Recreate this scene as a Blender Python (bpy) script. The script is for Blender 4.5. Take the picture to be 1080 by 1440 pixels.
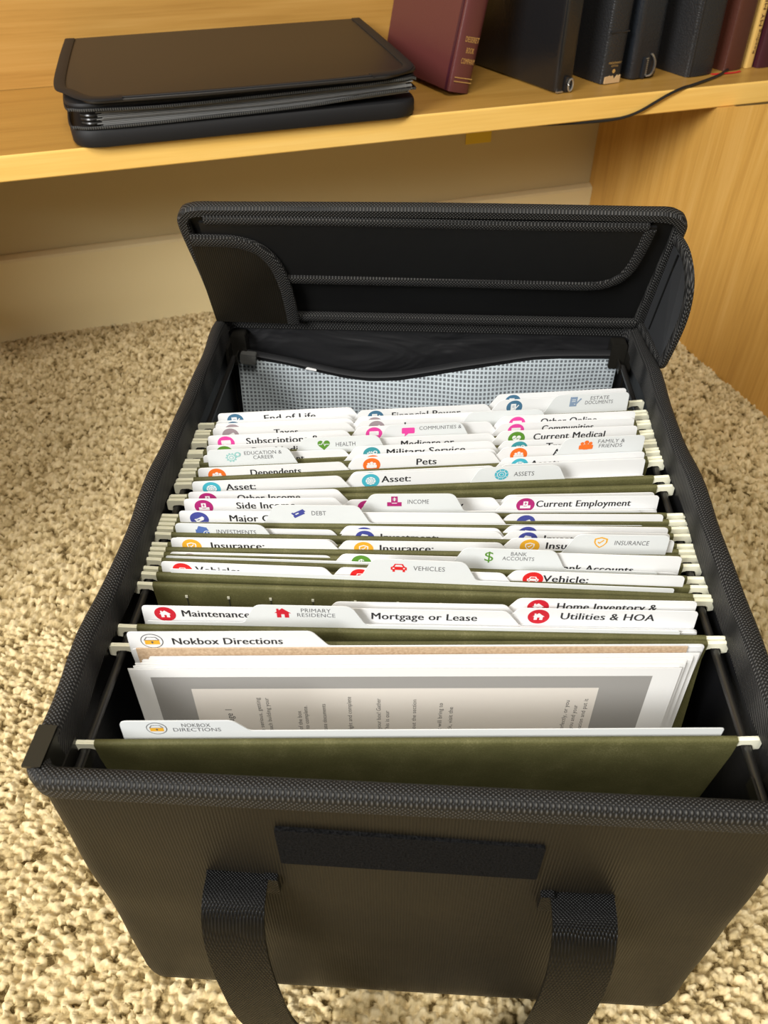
import bpy, bmesh, math, random
import numpy as np
from mathutils import Vector, Matrix, Euler
random.seed(4)
for o in list(bpy.data.objects): bpy.data.objects.remove(o, do_unlink=True)
SC = bpy.context.scene
COL = SC.collection
R = math.radians

# ------------------------------------------------------------------ camera
cam_d = bpy.data.cameras.new('camera')
cam = bpy.data.objects.new('camera', cam_d); COL.objects.link(cam)
cam.location = (-0.002366, -0.228885, 0.319095)
cam.rotation_euler = Euler((0.82739, 0.006036, 0.054947), 'XYZ')
cam_d.sensor_fit = 'AUTO'; cam_d.sensor_width = 36.0
cam_d.lens = 1076.5465 / 1440 * 36
cam_d.clip_start = 0.01
cam_d.dof.use_dof = True
cam_d.dof.focus_distance = 0.47
cam_d.dof.aperture_fstop = 17
SC.camera = cam

# ------------------------------------------------------------------ view + world + lights
SC.view_settings.view_transform = 'Standard'
SC.view_settings.look = 'None'
SC.view_settings.gamma = 1.0
SC.view_settings.use_curve_mapping = False
SC.view_settings.exposure = 0.0
w = bpy.data.worlds.new('room_world'); SC.world = w; w.use_nodes = True
w.node_tree.nodes['Background'].inputs['Color'].default_value = (1.0, 0.93, 0.82, 1)
w.node_tree.nodes['Background'].inputs['Strength'].default_value = 0.22

def area(name, loc, target, sx, sy, power, color):
    d = bpy.data.lights.new(name, 'AREA'); d.shape = 'RECTANGLE'
    d.size = sx; d.size_y = sy; d.energy = power; d.color = color
    o = bpy.data.objects.new(name, d); COL.objects.link(o)
    o.location = loc
    o.rotation_euler = (Vector(target) - Vector(loc)).to_track_quat('-Z', 'Y').to_euler()
    return o
area('window_daylight', (-1.35, -1.35, 1.25), (0.0, 0.0, -0.1), 1.0, 0.9, 76, (1.0, 1.0, 0.99))
area('ceiling_lamp', (0.15, -0.80, 2.0), (0.05, 0.1, 0.0), 0.6, 0.6, 34, (1.0, 0.95, 0.86))

FLOOR = -0.2332
TH = 0.3532                      # the desk and wall stand turned against the file box
WALL = Matrix.Translation((-math.sin(TH)*.881, math.cos(TH)*.881, 0)) @ Matrix.Rotation(TH, 4, 'Z')
SZ = 0.0769                      # top of the shelf board

# ------------------------------------------------------------------ helpers
def tag(o, label=None, cat=None, group=None, kind=None):
    if label: o['label'] = label
    if cat: o['category'] = cat
    if group: o['group'] = group
    if kind: o['kind'] = kind
    return o
def thing(name, mat, label, cat, group=None):
    o = bpy.data.objects.new(name, None); COL.objects.link(o)
    o.matrix_basis = mat; o.empty_display_size = .02
    return tag(o, label, cat, group)
def world_of(o):
    m = Matrix.Identity(4)
    while o is not None:
        m = o.matrix_basis @ m; o = o.parent
    return m
class MB:
    """collects vertices and faces of one mesh"""
    def __init__(s): s.v = []; s.f = []; s.m = []
    def add(s, vs, fs, mi=0):
        b = len(s.v); s.v += [tuple(v) for v in vs]
        s.f += [tuple(i+b for i in f) for f in fs]; s.m += [mi]*len(fs)
        return s
    def box(s, a, b, mi=0, M=None):
        x0,y0,z0 = a; x1,y1,z1 = b
        vs = [(x0,y0,z0),(x1,y0,z0),(x1,y1,z0),(x0,y1,z0),(x0,y0,z1),(x1,y0,z1),(x1,y1,z1),(x0,y1,z1)]
        if M is not None: vs = [tuple(M @ Vector(v)) for v in vs]
        return s.add(vs, [(0,3,2,1),(4,5,6,7),(0,1,5,4),(1,2,6,5),(2,3,7,6),(3,0,4,7)], mi)
    def prism_y(s, poly, y0, y1, mi=0):
        """poly in x,z (counter clockwise seen from -y), from y0 (front) to y1 (back)"""
        n = len(poly)
        vs = [(x,y0,z) for x,z in poly] + [(x,y1,z) for x,z in poly]
        fs = [tuple(range(n)), tuple(range(2*n-1, n-1, -1))]
        fs += [(i+n, (i+1)%n+n, (i+1)%n, i) for i in range(n)]
        return s.add(vs, fs, mi)
    def prism_z(s, poly, z0, z1, bev=0.0, mi=0):
        n = len(poly); cx = sum(p[0] for p in poly)/n; cy = sum(p[1] for p in poly)/n
        lv = [(z0, bev), (z0+bev*.3, bev*.3), (z0+bev, 0), (z1-bev, 0), (z1-bev*.3, bev*.3), (z1, bev)] if bev else [(z0,0),(z1,0)]
        rx = max(abs(p[0]-cx) for p in poly); ry = max(abs(p[1]-cy) for p in poly)
        vs = []
        for z, ins in lv:
            vs += [(cx+(x-cx)*(1-ins/rx), cy+(y-cy)*(1-ins/ry), z) for x,y in poly]
        fs = [tuple(range(n-1,-1,-1)), tuple(range(n*(len(lv)-1), n*len(lv)))]
        for k in range(len(lv)-1):
            for i in range(n):
                j = (i+1)%n; fs.append((k*n+i, k*n+j, (k+1)*n+j, (k+1)*n+i))
        return s.add(vs, fs, mi)
    def tube(s, path, r, n=10, mi=0):
        path = [Vector(p) for p in path]; rings = []
        up = Vector((0,0,1))
        for i, p in enumerate(path):
            t = (path[min(i+1,len(path)-1)] - path[max(i-1,0)]).normalized()
            a = t.cross(up)
            if a.length < 1e-4: a = t.cross(Vector((1,0,0)))
            a.normalize(); b = a.cross(t).normalized()
            rr = r(i/(len(path)-1)) if callable(r) else r
            rings.append([p + rr*(math.cos(q)*a + math.sin(q)*b) for q in [2*math.pi*k/n for k in range(n)]])
        vs = [v for ring in rings for v in ring]; fs = []
        for k in range(len(path)-1):
            for i in range(n):
                j = (i+1)%n; fs.append((k*n+i, k*n+j, (k+1)*n+j, (k+1)*n+i))
        fs.append(tuple(range(n-1,-1,-1))); fs.append(tuple(range(n*(len(path)-1), n*len(path))))
        return s.add(vs, fs, mi)
    def sweep(s, frames, prof, mi=0, caps=True):
        """frames: (point, axis a, axis b); prof: closed list of (a, b)"""
        n = len(prof); vs = []
        for p, a, b in frames:
            p, a, b = Vector(p), Vector(a), Vector(b)
            vs += [p + a*u + b*v for u, v in prof]
        fs = []
        for k in range(len(frames)-1):
            for i in range(n):
                j = (i+1)%n; fs.append((k*n+i, k*n+j, (k+1)*n+j, (k+1)*n+i))
        if caps:
            fs.append(tuple(range(n-1,-1,-1))); fs.append(tuple(range(n*(len(frames)-1), n*len(frames))))
        return s.add(vs, fs, mi)
    def build(s, name, mats, parent=None, local=False, smooth=False, mat=None, fix=True):
        me = bpy.data.meshes.new(name)
        vs = s.v
        if parent is not None and not local:
            inv = world_of(parent).inverted(); vs = [tuple(inv @ Vector(v)) for v in vs]
        me.from_pydata(vs, [], s.f)
        if not isinstance(mats, (list, tuple)): mats = [mats]
        for m in mats: me.materials.append(m)
        if any(s.m): me.polygons.foreach_set('material_index', s.m)
        if fix:
            bm = bmesh.new(); bm.from_mesh(me); bmesh.ops.recalc_face_normals(bm, faces=bm.faces); bm.to_mesh(me); bm.free()
        if smooth:
            me.polygons.foreach_set('use_smooth', [True]*len(me.polygons))
            me.set_sharp_from_angle(angle=R(40))
        me.update()
        o = bpy.data.objects.new(name, me); COL.objects.link(o)
        if parent is not None: o.parent = parent
        if mat is not None: o.matrix_basis = mat
        return o

def rounded(pts, radii, seg=5):
    """round the corners of a closed 2-d polygon"""
    out = []; n = len(pts)
    for i in range(n):
        p = Vector(pts[i]); a = Vector(pts[i-1]); b = Vector(pts[(i+1)%n])
        r = radii[i] if isinstance(radii, (list, tuple)) else radii
        if r <= 0: out.append(tuple(p)); continue
        u = (a-p).normalized(); v = (b-p).normalized()
        ang = u.angle(v); d = r/math.tan(ang/2)
        d = min(d, (a-p).length*.49, (b-p).length*.49)
        p0 = p+u*d; p1 = p+v*d
        for k in range(seg+1):
            t = k/seg; out.append(tuple((1-t)**2*p0 + 2*t*(1-t)*p + t*t*p1))
    return out
def circle(cx, cz, r, n=28, rz=None):
    rz = rz or r
    return [(cx+r*math.cos(2*math.pi*k/n), cz+rz*math.sin(2*math.pi*k/n)) for k in range(n)]
def smooth_path(pts, n=8):
    pts = [Vector(p) for p in pts]; out = []
    for i in range(len(pts)-1):
        p0 = pts[max(i-1,0)]; p1 = pts[i]; p2 = pts[i+1]; p3 = pts[min(i+2,len(pts)-1)]
        for k in range(n):
            t = k/n
            out.append(.5*((2*p1)+(p2-p0)*t+(2*p0-5*p1+4*p2-p3)*t*t+(3*p1-p0-3*p2+p3)*t**3))
    out.append(pts[-1]); return out

# ------------------------------------------------------------------ materials
def base_mat(name, col, rough=.5, spec=.5, metal=0.0):
    m = bpy.data.materials.new(name); m.use_nodes = True
    nt = m.node_tree; b = nt.nodes['Principled BSDF']
    b.inputs['Base Color'].default_value = (*col, 1); b.inputs['Roughness'].default_value = rough
    b.inputs['Specular IOR Level'].default_value = spec; b.inputs['Metallic'].default_value = metal
    return m, nt, b
def N(nt, t, **kw):
    n = nt.nodes.new(t)
    for k, v in kw.items(): setattr(n, k, v)
    return n
def ramp(nt, fac, stops):
    r = N(nt, 'ShaderNodeValToRGB'); e = r.color_ramp.elements
    while len(e) < len(stops): e.new(.5)
    for i, (p, c) in enumerate(stops): e[i].position = p; e[i].color = (*c, 1)
    nt.links.new(fac, r.inputs['Fac']); return r.outputs['Color']
def coords(nt, scale=(1,1,1), rot=(0,0,0)):
    tc = N(nt, 'ShaderNodeTexCoord'); mp = N(nt, 'ShaderNodeMapping')
    mp.inputs['Scale'].default_value = scale; mp.inputs['Rotation'].default_value = rot
    nt.links.new(tc.outputs['Object'], mp.inputs['Vector']); return mp.outputs['Vector']
def noise(nt, vec, scale, detail=4, rough=.5, dist=0.0):
    n = N(nt, 'ShaderNodeTexNoise'); n.inputs['Scale'].default_value = scale
    n.inputs['Detail'].default_value = detail; n.inputs['Roughness'].default_value = rough
    n.inputs['Distortion'].default_value = dist
    nt.links.new(vec, n.inputs['Vector']); return n.outputs['Fac']
def bump(nt, b, h, strength, dist):
    bp = N(nt, 'ShaderNodeBump'); bp.inputs['Strength'].default_value = strength; bp.inputs['Distance'].default_value = dist
    nt.links.new(h, bp.inputs['Height']); nt.links.new(bp.outputs['Normal'], b.inputs['Normal']); return bp
def math_n(nt, op, a, b=None):
    n = N(nt, 'ShaderNodeMath', operation=op)
    for i, v in enumerate((a, b)):
        if v is None: continue
        if isinstance(v, (int, float)): n.inputs[i].default_value = v
        else: nt.links.new(v, n.inputs[i])
    return n.outputs[0]

def paper_mat(name, col, rough=.62):
    m, nt, b = base_mat(name, col, rough, .35)
    f = noise(nt, coords(nt), 900, 3)
    bump(nt, b, f, .04, .0003)
    return m
M = {}
M['white_card'] = paper_mat('white_card', (.79, .79, .785))
M['divider_card'] = paper_mat('divider_card', (.70, .72, .715))
M['page'] = paper_mat('page_paper', (.77, .765, .75))
M['page_grey'] = paper_mat('grey_print', (.30, .29, .275))
M['page_panel'] = paper_mat('page_panel', (.68, .635, .58))
M['ink'] = base_mat('black_ink', (.02, .02, .022), .6)[0]
M['grey_ink'] = base_mat('grey_ink', (.10, .10, .105), .6)[0]
def kraft():
    m, nt, b = base_mat('kraft_board', (.5, .35, .22), .8)
    c = ramp(nt, noise(nt, coords(nt), 700, 5), [(.3, (.40, .27, .16)), (.7, (.56, .41, .27))])
    nt.links.new(c, b.inputs['Base Color']); return m
M['kraft'] = kraft()
def green():
    m, nt, b = base_mat('green_pressboard', (.09, .1, .04), .68, .3)
    v = coords(nt)
    n1 = noise(nt, v, 60, 4); n2 = noise(nt, v, 1400, 3, .7)
    c = ramp(nt, math_n(nt, 'ADD', math_n(nt, 'MULTIPLY', n1, .4), math_n(nt, 'MULTIPLY', n2, .6)),
             [(.33, (.066, .064, .020)), (.55, (.100, .094, .034)), (.72, (.17, .157, .07))])
    nt.links.new(c, b.inputs['Base Color']); bump(nt, b, n2, .15, .0004); return m
M['green'] = green()
M['slot'] = base_mat('slot_dark', (.03, .03, .015), .8)[0]
M['slot_glint'] = base_mat('slot_glint', (.55, .54, .42), .6)[0]  # painted highlight of the tab slits
M['hook'] = base_mat('cream_hook_metal', (.86, .84, .66), .45, .4, .0)[0]
def ribbed():
    m, nt, b = base_mat('ribbed_black_fabric', (.02, .018, .014), .46, .24)
    v = coords(nt)
    wv = N(nt, 'ShaderNodeTexWave', wave_type='BANDS', bands_direction='X'); wv.inputs['Scale'].default_value = 210
    wv.inputs['Distortion'].default_value = .15
    nt.links.new(v, wv.inputs['Vector'])
    n1 = noise(nt, v, 14, 3); n3 = noise(nt, v, 2600, 2)
    h = math_n(nt, 'ADD', math_n(nt, 'MULTIPLY', wv.outputs['Fac'], .55), math_n(nt, 'MULTIPLY', n3, .3))
    bump(nt, b, h, .45, .0006)
    c = ramp(nt, math_n(nt, 'MULTIPLY', wv.outputs['Fac'], n1), [(.0, (.005, .004, .0025)), (.6, (.014, .0112, .0070))])
    nt.links.new(c, b.inputs['Base Color'])
    nt.links.new(ramp(nt, n1, [(.3, (.4,)*3), (.7, (.55,)*3)]), b.inputs['Roughness'])
    return m
M['ribbed'] = ribbed()
def lining():
    m, nt, b = base_mat('black_lining', (.008, .008, .009), .42, .3)
    f = noise(nt, coords(nt, (1, 1, 1)), 25, 3, .5, .4)
    bump(nt, b, f, .25, .006)
    return m
M['lining'] = lining()
M['lid_lining'] = base_mat('lid_lining', (.006, .006, .006), .45, .25)[0]
def satin():
    m, nt, b = base_mat('wrinkled_black_satin', (.012, .012, .013), .36, .5)
    v = coords(nt, (9, 1, 22), (0, R(-28), 0))
    bump(nt, b, noise(nt, v, 1.0, 3, .45, 1.0), .8, .012)
    return m
M['satin'] = satin()
M['flap_inner'] = base_mat('lit_flap_lining', (.030, .031, .033), .5, .4)[0]  # black lining painted greyer for the light on the splayed flap
M['felt'] = None
def woven(name, dark, light, sc, rough=.6, strength=.6, spec=.35):
    m, nt, b = base_mat(name, dark, rough, spec)
    tc = N(nt, 'ShaderNodeTexCoord'); v = tc.outputs['Object']
    def wave(rot):
        mp = N(nt, 'ShaderNodeMapping'); mp.inputs['Rotation'].default_value = rot
        nt.links.new(v, mp.inputs['Vector'])
        wv = N(nt, 'ShaderNodeTexWave', wave_type='BANDS', bands_direction='X'); wv.inputs['Scale'].default_value = sc
        nt.links.new(mp.outputs['Vector'], wv.inputs['Vector']); return wv.outputs['Fac']
    a = wave((0, R(35), R(45))); c2 = wave((0, R(-35), R(-45)))
    h = math_n(nt, 'MULTIPLY', a, c2)
    nt.links.new(ramp(nt, h, [(.25, dark), (.8, light)]), b.inputs['Base Color'])
    bump(nt, b, h, strength, .0012)
    return m
M['binding'] = woven('herringbone_binding', (.003, .003, .003), (.070, .067, .062), 235)
M['webbing'] = woven('black_webbing', (.002, .002, .002), (.009, .009, .0095), 320, .36, .6, .16)
def fuzzy():
    m, nt, b = base_mat('loop_fastener', (.02, .02, .022), .9, .05)
    f = noise(nt, coords(nt), 900, 4, .7)
    nt.links.new(ramp(nt, f, [(.35, (.002, .002, .002)), (.75, (.020, .020, .021))]), b.inputs['Base Color'])
    bump(nt, b, f, .9, .002); return m
M['velcro'] = fuzzy()
M['black_metal'] = base_mat('black_painted_metal', (.014, .013, .012), .3, .6)[0]
M['bronze_plastic'] = base_mat('dark_clip_plastic', (.010, .009, .007), .36, .5)[0]
M['grey_plastic'] = base_mat('zip_pull_plastic', (.08, .08, .075), .4)[0]
M['bright_metal'] = base_mat('zip_metal', (.62, .60, .55), .3, .5, .9)[0]
def mesh_vinyl():
    m, nt, b = base_mat('clear_mesh_vinyl', (.44, .49, .52), .22, .7)
    tc = N(nt, 'ShaderNodeTexCoord'); sp = N(nt, 'ShaderNodeSeparateXYZ'); nt.links.new(tc.outputs['Object'], sp.inputs[0])
    def line(o):
        return math_n(nt, 'LESS_THAN', math_n(nt, 'FRACT', math_n(nt, 'MULTIPLY', o, 1/.0033)), .40)
    g = math_n(nt, 'MAXIMUM', line(sp.outputs['X']), line(sp.outputs['Z']))
    tr = N(nt, 'ShaderNodeBsdfTransparent'); tr.inputs['Color'].default_value = (.8, .83, .86, 1)
    gl = N(nt, 'ShaderNodeBsdfGlossy'); gl.inputs['Roughness'].default_value = .16
    clear = N(nt, 'ShaderNodeMixShader'); clear.inputs[0].default_value = .2
    nt.links.new(tr.outputs[0], clear.inputs[1]); nt.links.new(gl.outputs[0], clear.inputs[2])
    df = N(nt, 'ShaderNodeBsdfDiffuse'); df.inputs['Color'].default_value = (.30, .33, .36, 1)
    c2 = N(nt, 'ShaderNodeMixShader'); c2.inputs[0].default_value = .38
    nt.links.new(clear.outputs[0], c2.inputs[1]); nt.links.new(df.outputs[0], c2.inputs[2]); clear = c2
    mix = N(nt, 'ShaderNodeMixShader'); nt.links.new(g, mix.inputs[0])
    nt.links.new(clear.outputs[0], mix.inputs[1]); nt.links.new(b.outputs[0], mix.inputs[2])
    nt.links.new(mix.outputs[0], nt.nodes['Material Output'].inputs['Surface'])
    bp = bump(nt, b, math_n(nt, 'ADD', math_n(nt, 'MULTIPLY', g, .12), noise(nt, coords(nt, (1, 1, 2.2)), 16, 2)), .8, .006)
    nt.links.new(bp.outputs['Normal'], gl.inputs['Normal'])
    return m
M['mesh_vinyl'] = mesh_vinyl()
def wood(name, c0, c1, c2, axis='X', rough=.38, figure=1.0):
    m, nt, b = base_mat(name, c1, rough, .45)
    sc = {'X': (1, 14, 14), 'Z': (14, 14, 1)}[axis]
    n1 = noise(nt, coords(nt, sc), 3.2, 5, .55, .6)
    sc2 = {'X': (3, 130, 130), 'Z': (130, 130, 3)}[axis]
    n2 = noise(nt, coords(nt, sc2), 2.5, 3, .6)
    f = math_n(nt, 'ADD', math_n(nt, 'MULTIPLY', n1, .62), math_n(nt, 'MULTIPLY', n2, .38))
    nt.links.new(ramp(nt, f, [(.30, c0), (.50, c1), (.68, c2)]), b.inputs['Base Color'])
    bump(nt, b, n2, .06, .0006)
    return m
M['maple'] = wood('maple_board_shaded', (.33, .165, .030), (.42, .225, .046), (.47, .26, .06))  # shelf top: shade painted in as a darker maple
M['maple_edge_lit'] = wood('maple_edge_lit', (.74, .44, .10), (.82, .515, .135), (.87, .58, .18))  # front edge of the same shelf: light painted in as a paler maple
M['maple_back'] = wood('maple_back_panel', (.36, .18, .035), (.46, .245, .055), (.51, .285, .075), 'X', .4)
M['maple_side'] = wood('maple_side_panel', (.46, .24, .05), (.59, .33, .075), (.67, .40, .115), 'Z', .4)
def wall_mat(name, col, rough=.75):
    m, nt, b = base_mat(name, col, rough, .3)
    bump(nt, b, noise(nt, coords(nt), 180, 3), .08, .001); return m
M['wall'] = wall_mat('wall_paint', (.56, .475, .275))
M['baseboard'] = wall_mat('baseboard_paint', (.84, .73, .44), .5)
def leather(name, col, rough=.35, sc=420, st=.25):
    m, nt, b = base_mat(name, col, rough, .5)
    v = N(nt, 'ShaderNodeTexVoronoi'); v.inputs['Scale'].default_value = sc
    nt.links.new(coords(nt), v.inputs['Vector'])
    bump(nt, b, v.outputs['Distance'], st, .0008); return m
M['maroon'] = leather('maroon_cloth', (.105, .028, .026), .32, 900, .1)
M['maroon_dark'] = leather('dark_maroon_cloth', (.05, .010, .018), .35, 700, .15)
M['brown_leather'] = leather('brown_leather', (.075, .022, .013), .35, 600, .2)
M['black_leather'] = leather('black_smooth_leather', (.012, .012, .013), .26, 250, .12)
M['black_grain'] = leather('black_grained_leather', (.017, .017, .018), .36, 520, .4)
M['navy_leather'] = leather('blue_black_leather', (.014, .017, .022), .36, 480, .3)
M['gold'] = base_mat('gold_foil', (.72, .47, .16), .35, .5, .5)[0]
M['gold_paper'] = base_mat('gold_spine', (.70, .45, .13), .5)[0]
M['worn'] = base_mat('worn_spine_lining', (.55, .36, .17), .85)[0]
M['pages'] = paper_mat('page_edges', (.72, .66, .54))
def binder_cover():
    m, nt, b = base_mat('binder_cover', (.016, .013, .010), .48, .5)
    n2 = noise(nt, coords(nt, (40, 3, 40)), 12, 3)
    bump(nt, b, n2, .12, .0006); return m
M['binder_cover'] = binder_cover()
M['binder_edge'] = base_mat('binder_nylon', (.009, .009, .010), .6, .35)[0]
M['sleeve'] = base_mat('clear_sleeves', (.20, .20, .195), .3, .6)[0]
M['cord'] = base_mat('black_cable', (.008, .008, .008), .4)[0]
M['red'] = base_mat('red_ribbon', (.62, .015, .02), .5)[0]
M['yellow'] = base_mat('yellow_tag', (.75, .55, .03), .6)[0]
M['tag_ink'] = base_mat('tag_ink', (.30, .20, .02), .6)[0]

ICON = {'red': (.55, .015, .03), 'vred': (.68, .02, .02), 'green': (.10, .26, .03), 'amber': (.78, .40, .03), 'indigo': (.06, .07, .30),
        'blue': (.09, .16, .42), 'magenta': (.40, .02, .16), 'teal': (.06, .42, .52), 'orange': (.80, .16, .02), 'dteal': (.05, .30, .34),
        'mint': (.30, .55, .52), 'pink': (.72, .06, .33), 'grey': (.34, .27, .29), 'steel': (.06, .16, .26), 'steel_pale': (.22, .30, .42)}
IM = {k: base_mat('icon_'+k, v, .55, .3)[0] for k, v in ICON.items()}

# ------------------------------------------------------------------ carpet, wall, baseboard
def carpet():
    xs = np.concatenate([[-3.0, -1.6, -.95], np.arange(-.75, .70, .0017), [.85, 1.5, 3.0]])
    ys = np.concatenate([[-3.0, -1.5, -.6, -.42], np.arange(-.32, .20, .0014), np.arange(.20, 1.06, .0030), [1.3, 2.5]])
    X, Y = np.meshgrid(xs, ys)
    rng = np.random.default_rng(3)
    cell = .0038; K = 4096
    jx = rng.random(K*4); jy = rng.random(K*4); hv = rng.random(K*4)
    # warp so the tufts do not sit in rows
    wx = X + .002*np.sin(Y*61 + 2*np.sin(X*37)); wy = Y + .002*np.sin(X*53 + 2*np.sin(Y*41))
    ci = np.floor(wx/cell).astype(int); cj = np.floor(wy/cell).astype(int)
    best = np.full(X.shape, 9.0); val = np.zeros(X.shape)
    for di in (-1, 0, 1):
        for dj in (-1, 0, 1):
            a = ci+di; b = cj+dj
            h = (a*7349 + b*9151 + (a*b)*31) % (K*4)
            px = (a + jx[h])*cell; py = (b + jy[h])*cell
            d = np.hypot(wx-px, wy-py)/cell
            m = d < best; best = np.where(m, d, best); val = np.where(m, hv[h], val)
    bumpy = 1 - np.clip(best/.85, 0, 1)**1.7
    Z = FLOOR - .0078 + .0072*bumpy + .0036*(val-.5) + .0015*np.sin(X*23+1)*np.sin(Y*19)
    far = (X < -.76) | (X > .71) | (Y < -.33) | (Y > 1.07); Z[far] = FLOOR - .003
    nx, ny = len(xs), len(ys)
    me = bpy.data.meshes.new('floor')
    me.vertices.add(nx*ny); me.vertices.foreach_set('co', np.stack([X, Y, Z], -1).astype(np.float32).ravel())
    idx = np.arange(nx*ny).reshape(ny, nx)
    q = np.stack([idx[:-1,:-1], idx[:-1,1:], idx[1:,1:], idx[1:,:-1]], -1).reshape(-1, 4)
    me.loops.add(q.size); me.loops.foreach_set('vertex_index', q.ravel().astype(np.int32))
    me.polygons.add(len(q)); me.polygons.foreach_set('loop_start', (np.arange(len(q))*4).astype(np.int32))
    me.update(calc_edges=True)
    at = me.attributes.new('tuft', 'FLOAT', 'POINT'); at.data.foreach_set('value', val.astype(np.float32).ravel())
    me.polygons.foreach_set('use_smooth', [True]*len(q))
    m, nt, b = base_mat('carpet', (.5, .38, .24), .95, .1)
    a = N(nt, 'ShaderNodeAttribute'); a.attribute_name = 'tuft'
    v = coords(nt)
    f = math_n(nt, 'ADD', math_n(nt, 'MULTIPLY', a.outputs['Fac'], .7), math_n(nt, 'MULTIPLY', noise(nt, v, 420, 3, .6), .3))
    nt.links.new(ramp(nt, f, [(.16, (.10, .065, .022)), (.28, (.36, .265, .12)), (.50, (.60, .47, .25)), (.85, (.80, .66, .40))]), b.inputs['Base Color'])
    bump(nt, b, noise(nt, v, 1500, 3, .7), .5, .0015)
    me.materials.append(m)
    o = bpy.data.objects.new('floor', me); COL.objects.link(o)
    return tag(o, kind='structure', label='beige and brown cut pile carpet', cat='floor')
carpet()
wf = MB().box((-2.4, 0, FLOOR-.02), (2.4, .08, 1.9)).build('wall_back', M['wall'], mat=WALL)
tag(wf, kind='structure', label='beige painted wall under the wooden shelf', cat='wall')
bb = MB()
prof = [(0, 0), (0, .12), (-.004, .12), (-.0105, .1165), (-.012, .113), (-.012, 0)]
bb.sweep([((-2.4, 0, FLOOR-.005), (0,1,0), (0,0,1)), ((.592, 0, FLOOR-.005), (0,1,0), (0,0,1))], prof)
tag(bb.build('baseboard_back', M['baseboard'], mat=WALL), kind='structure', label='pale painted baseboard along the wall', cat='baseboard')

# ------------------------------------------------------------------ bookcase (shelf, back, side)
case = thing('bookcase', WALL @ Matrix.Translation((0, 0, FLOOR)), 'maple bookcase with an open shelf and a side panel standing on the carpet', 'bookcase')
def wl(mb, name, mats, parent, **k):         # geometry written in the wall's own axes (u, -depth, z)
    mb.v = [tuple(WALL @ Vector(v)) for v in mb.v]
    return mb.build(name, mats, parent, **k)
sh = MB().box((-1.2, -.2530, SZ-.023), (1.25, -.007, SZ))
wl(sh, 'shelf_board', M['maple'], case)
ed = MB()
r_ = .0025; zt = SZ+.0003; zb = SZ-.0233
epoly = rounded([(-.2546, zb), (-.2528, zb), (-.2528, zt), (-.2546, zt)], [.0007]*4, 4)
epoly = [(-.2552, zb+.001), (-.2545, zb), (-.2528, zb), (-.2528, zt), (-.2540, zt), (-.2549, zt-.0008), (-.2552, zt-.002)]
ed.sweep([((-1.2, 0, 0), (0,1,0), (0,0,1)), ((1.25, 0, 0), (0,1,0), (0,0,1))], epoly)
wl(ed, 'edge_strip', M['maple_edge_lit'], case)
wl(MB().box((-1.2, -.0065, SZ+.0002), (1.25, -.0005, .62)), 'back_panel', M['maple_back'], case)
wl(MB().box((-1.2, -.2546, .56), (1.25, -.007, .583)), 'upper_shade_board', M['maple'], case)  # unseen board, added to shade the shelf below
for u0, u1, vf in ((-.483, -.460, -.62), (.592, .615, -.62)):  # the left panel is unseen, added to shade the carpet there
    sp = MB(); prof_ = [(-.0005, FLOOR-.004), (-.0005, SZ-.0236), (-.2540, SZ-.0236), (-.2600, .0540), (-.2926, .0638), (-.3361, .0772), (-.3750, .0880), (vf, .0880), (vf, FLOOR-.004)]
    n_ = len(prof_)
    sp.add([(u0, y, z) for y, z in prof_] + [(u1, y, z) for y, z in prof_], [tuple(range(n_)), tuple(range(2*n_-1, n_-1, -1))] + [(i, (i+1) % n_, (i+1) % n_+n_, i+n_) for i in range(n_)])
    wl(sp, 'side_panel', M['maple_side'], case)

# ------------------------------------------------------------------ the file box
XO = .1655; Y0 = -.0765; Y1 = .3265; RC = .013; TOP = .0200
box = thing('file_box', Matrix.Translation((0, .125, FLOOR)), 'open black fabric file box on the carpet, full of hanging files', 'file box')
def arc(cx, cy, a0, a1, n=6):
    return [((cx+RC*math.cos(a), cy+RC*math.sin(a)), (math.cos(a), math.sin(a))) for a in [R(a0)+(R(a1)-R(a0))*k/n for k in range(n+1)]]
def straight(p, q, nrm, n):
    return [((p[0]+(q[0]-p[0])*k/n, p[1]+(q[1]-p[1])*k/n), nrm) for k in range(1, n)]
front = arc(-XO+RC, Y0+RC, 180, 270) + straight((-XO+RC, Y0), (XO-RC, Y0), (0,-1), 36) + arc(XO-RC, Y0+RC, 270, 360)
back = arc(XO-RC, Y1-RC, 0, 90) + straight((XO-RC, Y1), (-XO+RC, Y1), (0,1), 24) + arc(-XO+RC, Y1-RC, 90, 180)
right = [((XO, Y0+RC), (1,0))] + straight((XO, Y0+RC), (XO, Y1-RC), (1,0), 30) + [((XO, Y1-RC), (1,0))]
left = [((-XO, Y1-RC), (-1,0))] + straight((-XO, Y1-RC), (-XO, Y0+RC), (-1,0), 30) + [((-XO, Y0+RC), (-1,0))]
def bulge(x, y, z):
    t = (z-FLOOR)/(TOP-FLOOR); e = math.sin(math.pi*max(0, min(1, t)))
    sx = math.cos(math.pi*x/(2*XO)) if abs(y-Y0) < .02 or abs(y-Y1) < .02 else math.sin(math.pi*(y-Y0)/(Y1-Y0))
    wv = .0007*math.sin(x*34+z*21)*math.sin(z*46+1.2) + (.0004 if abs(x) > .15 else .0)*math.sin(y*40+z*31)
    return e*(.0022*max(sx, 0) + wv)
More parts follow.
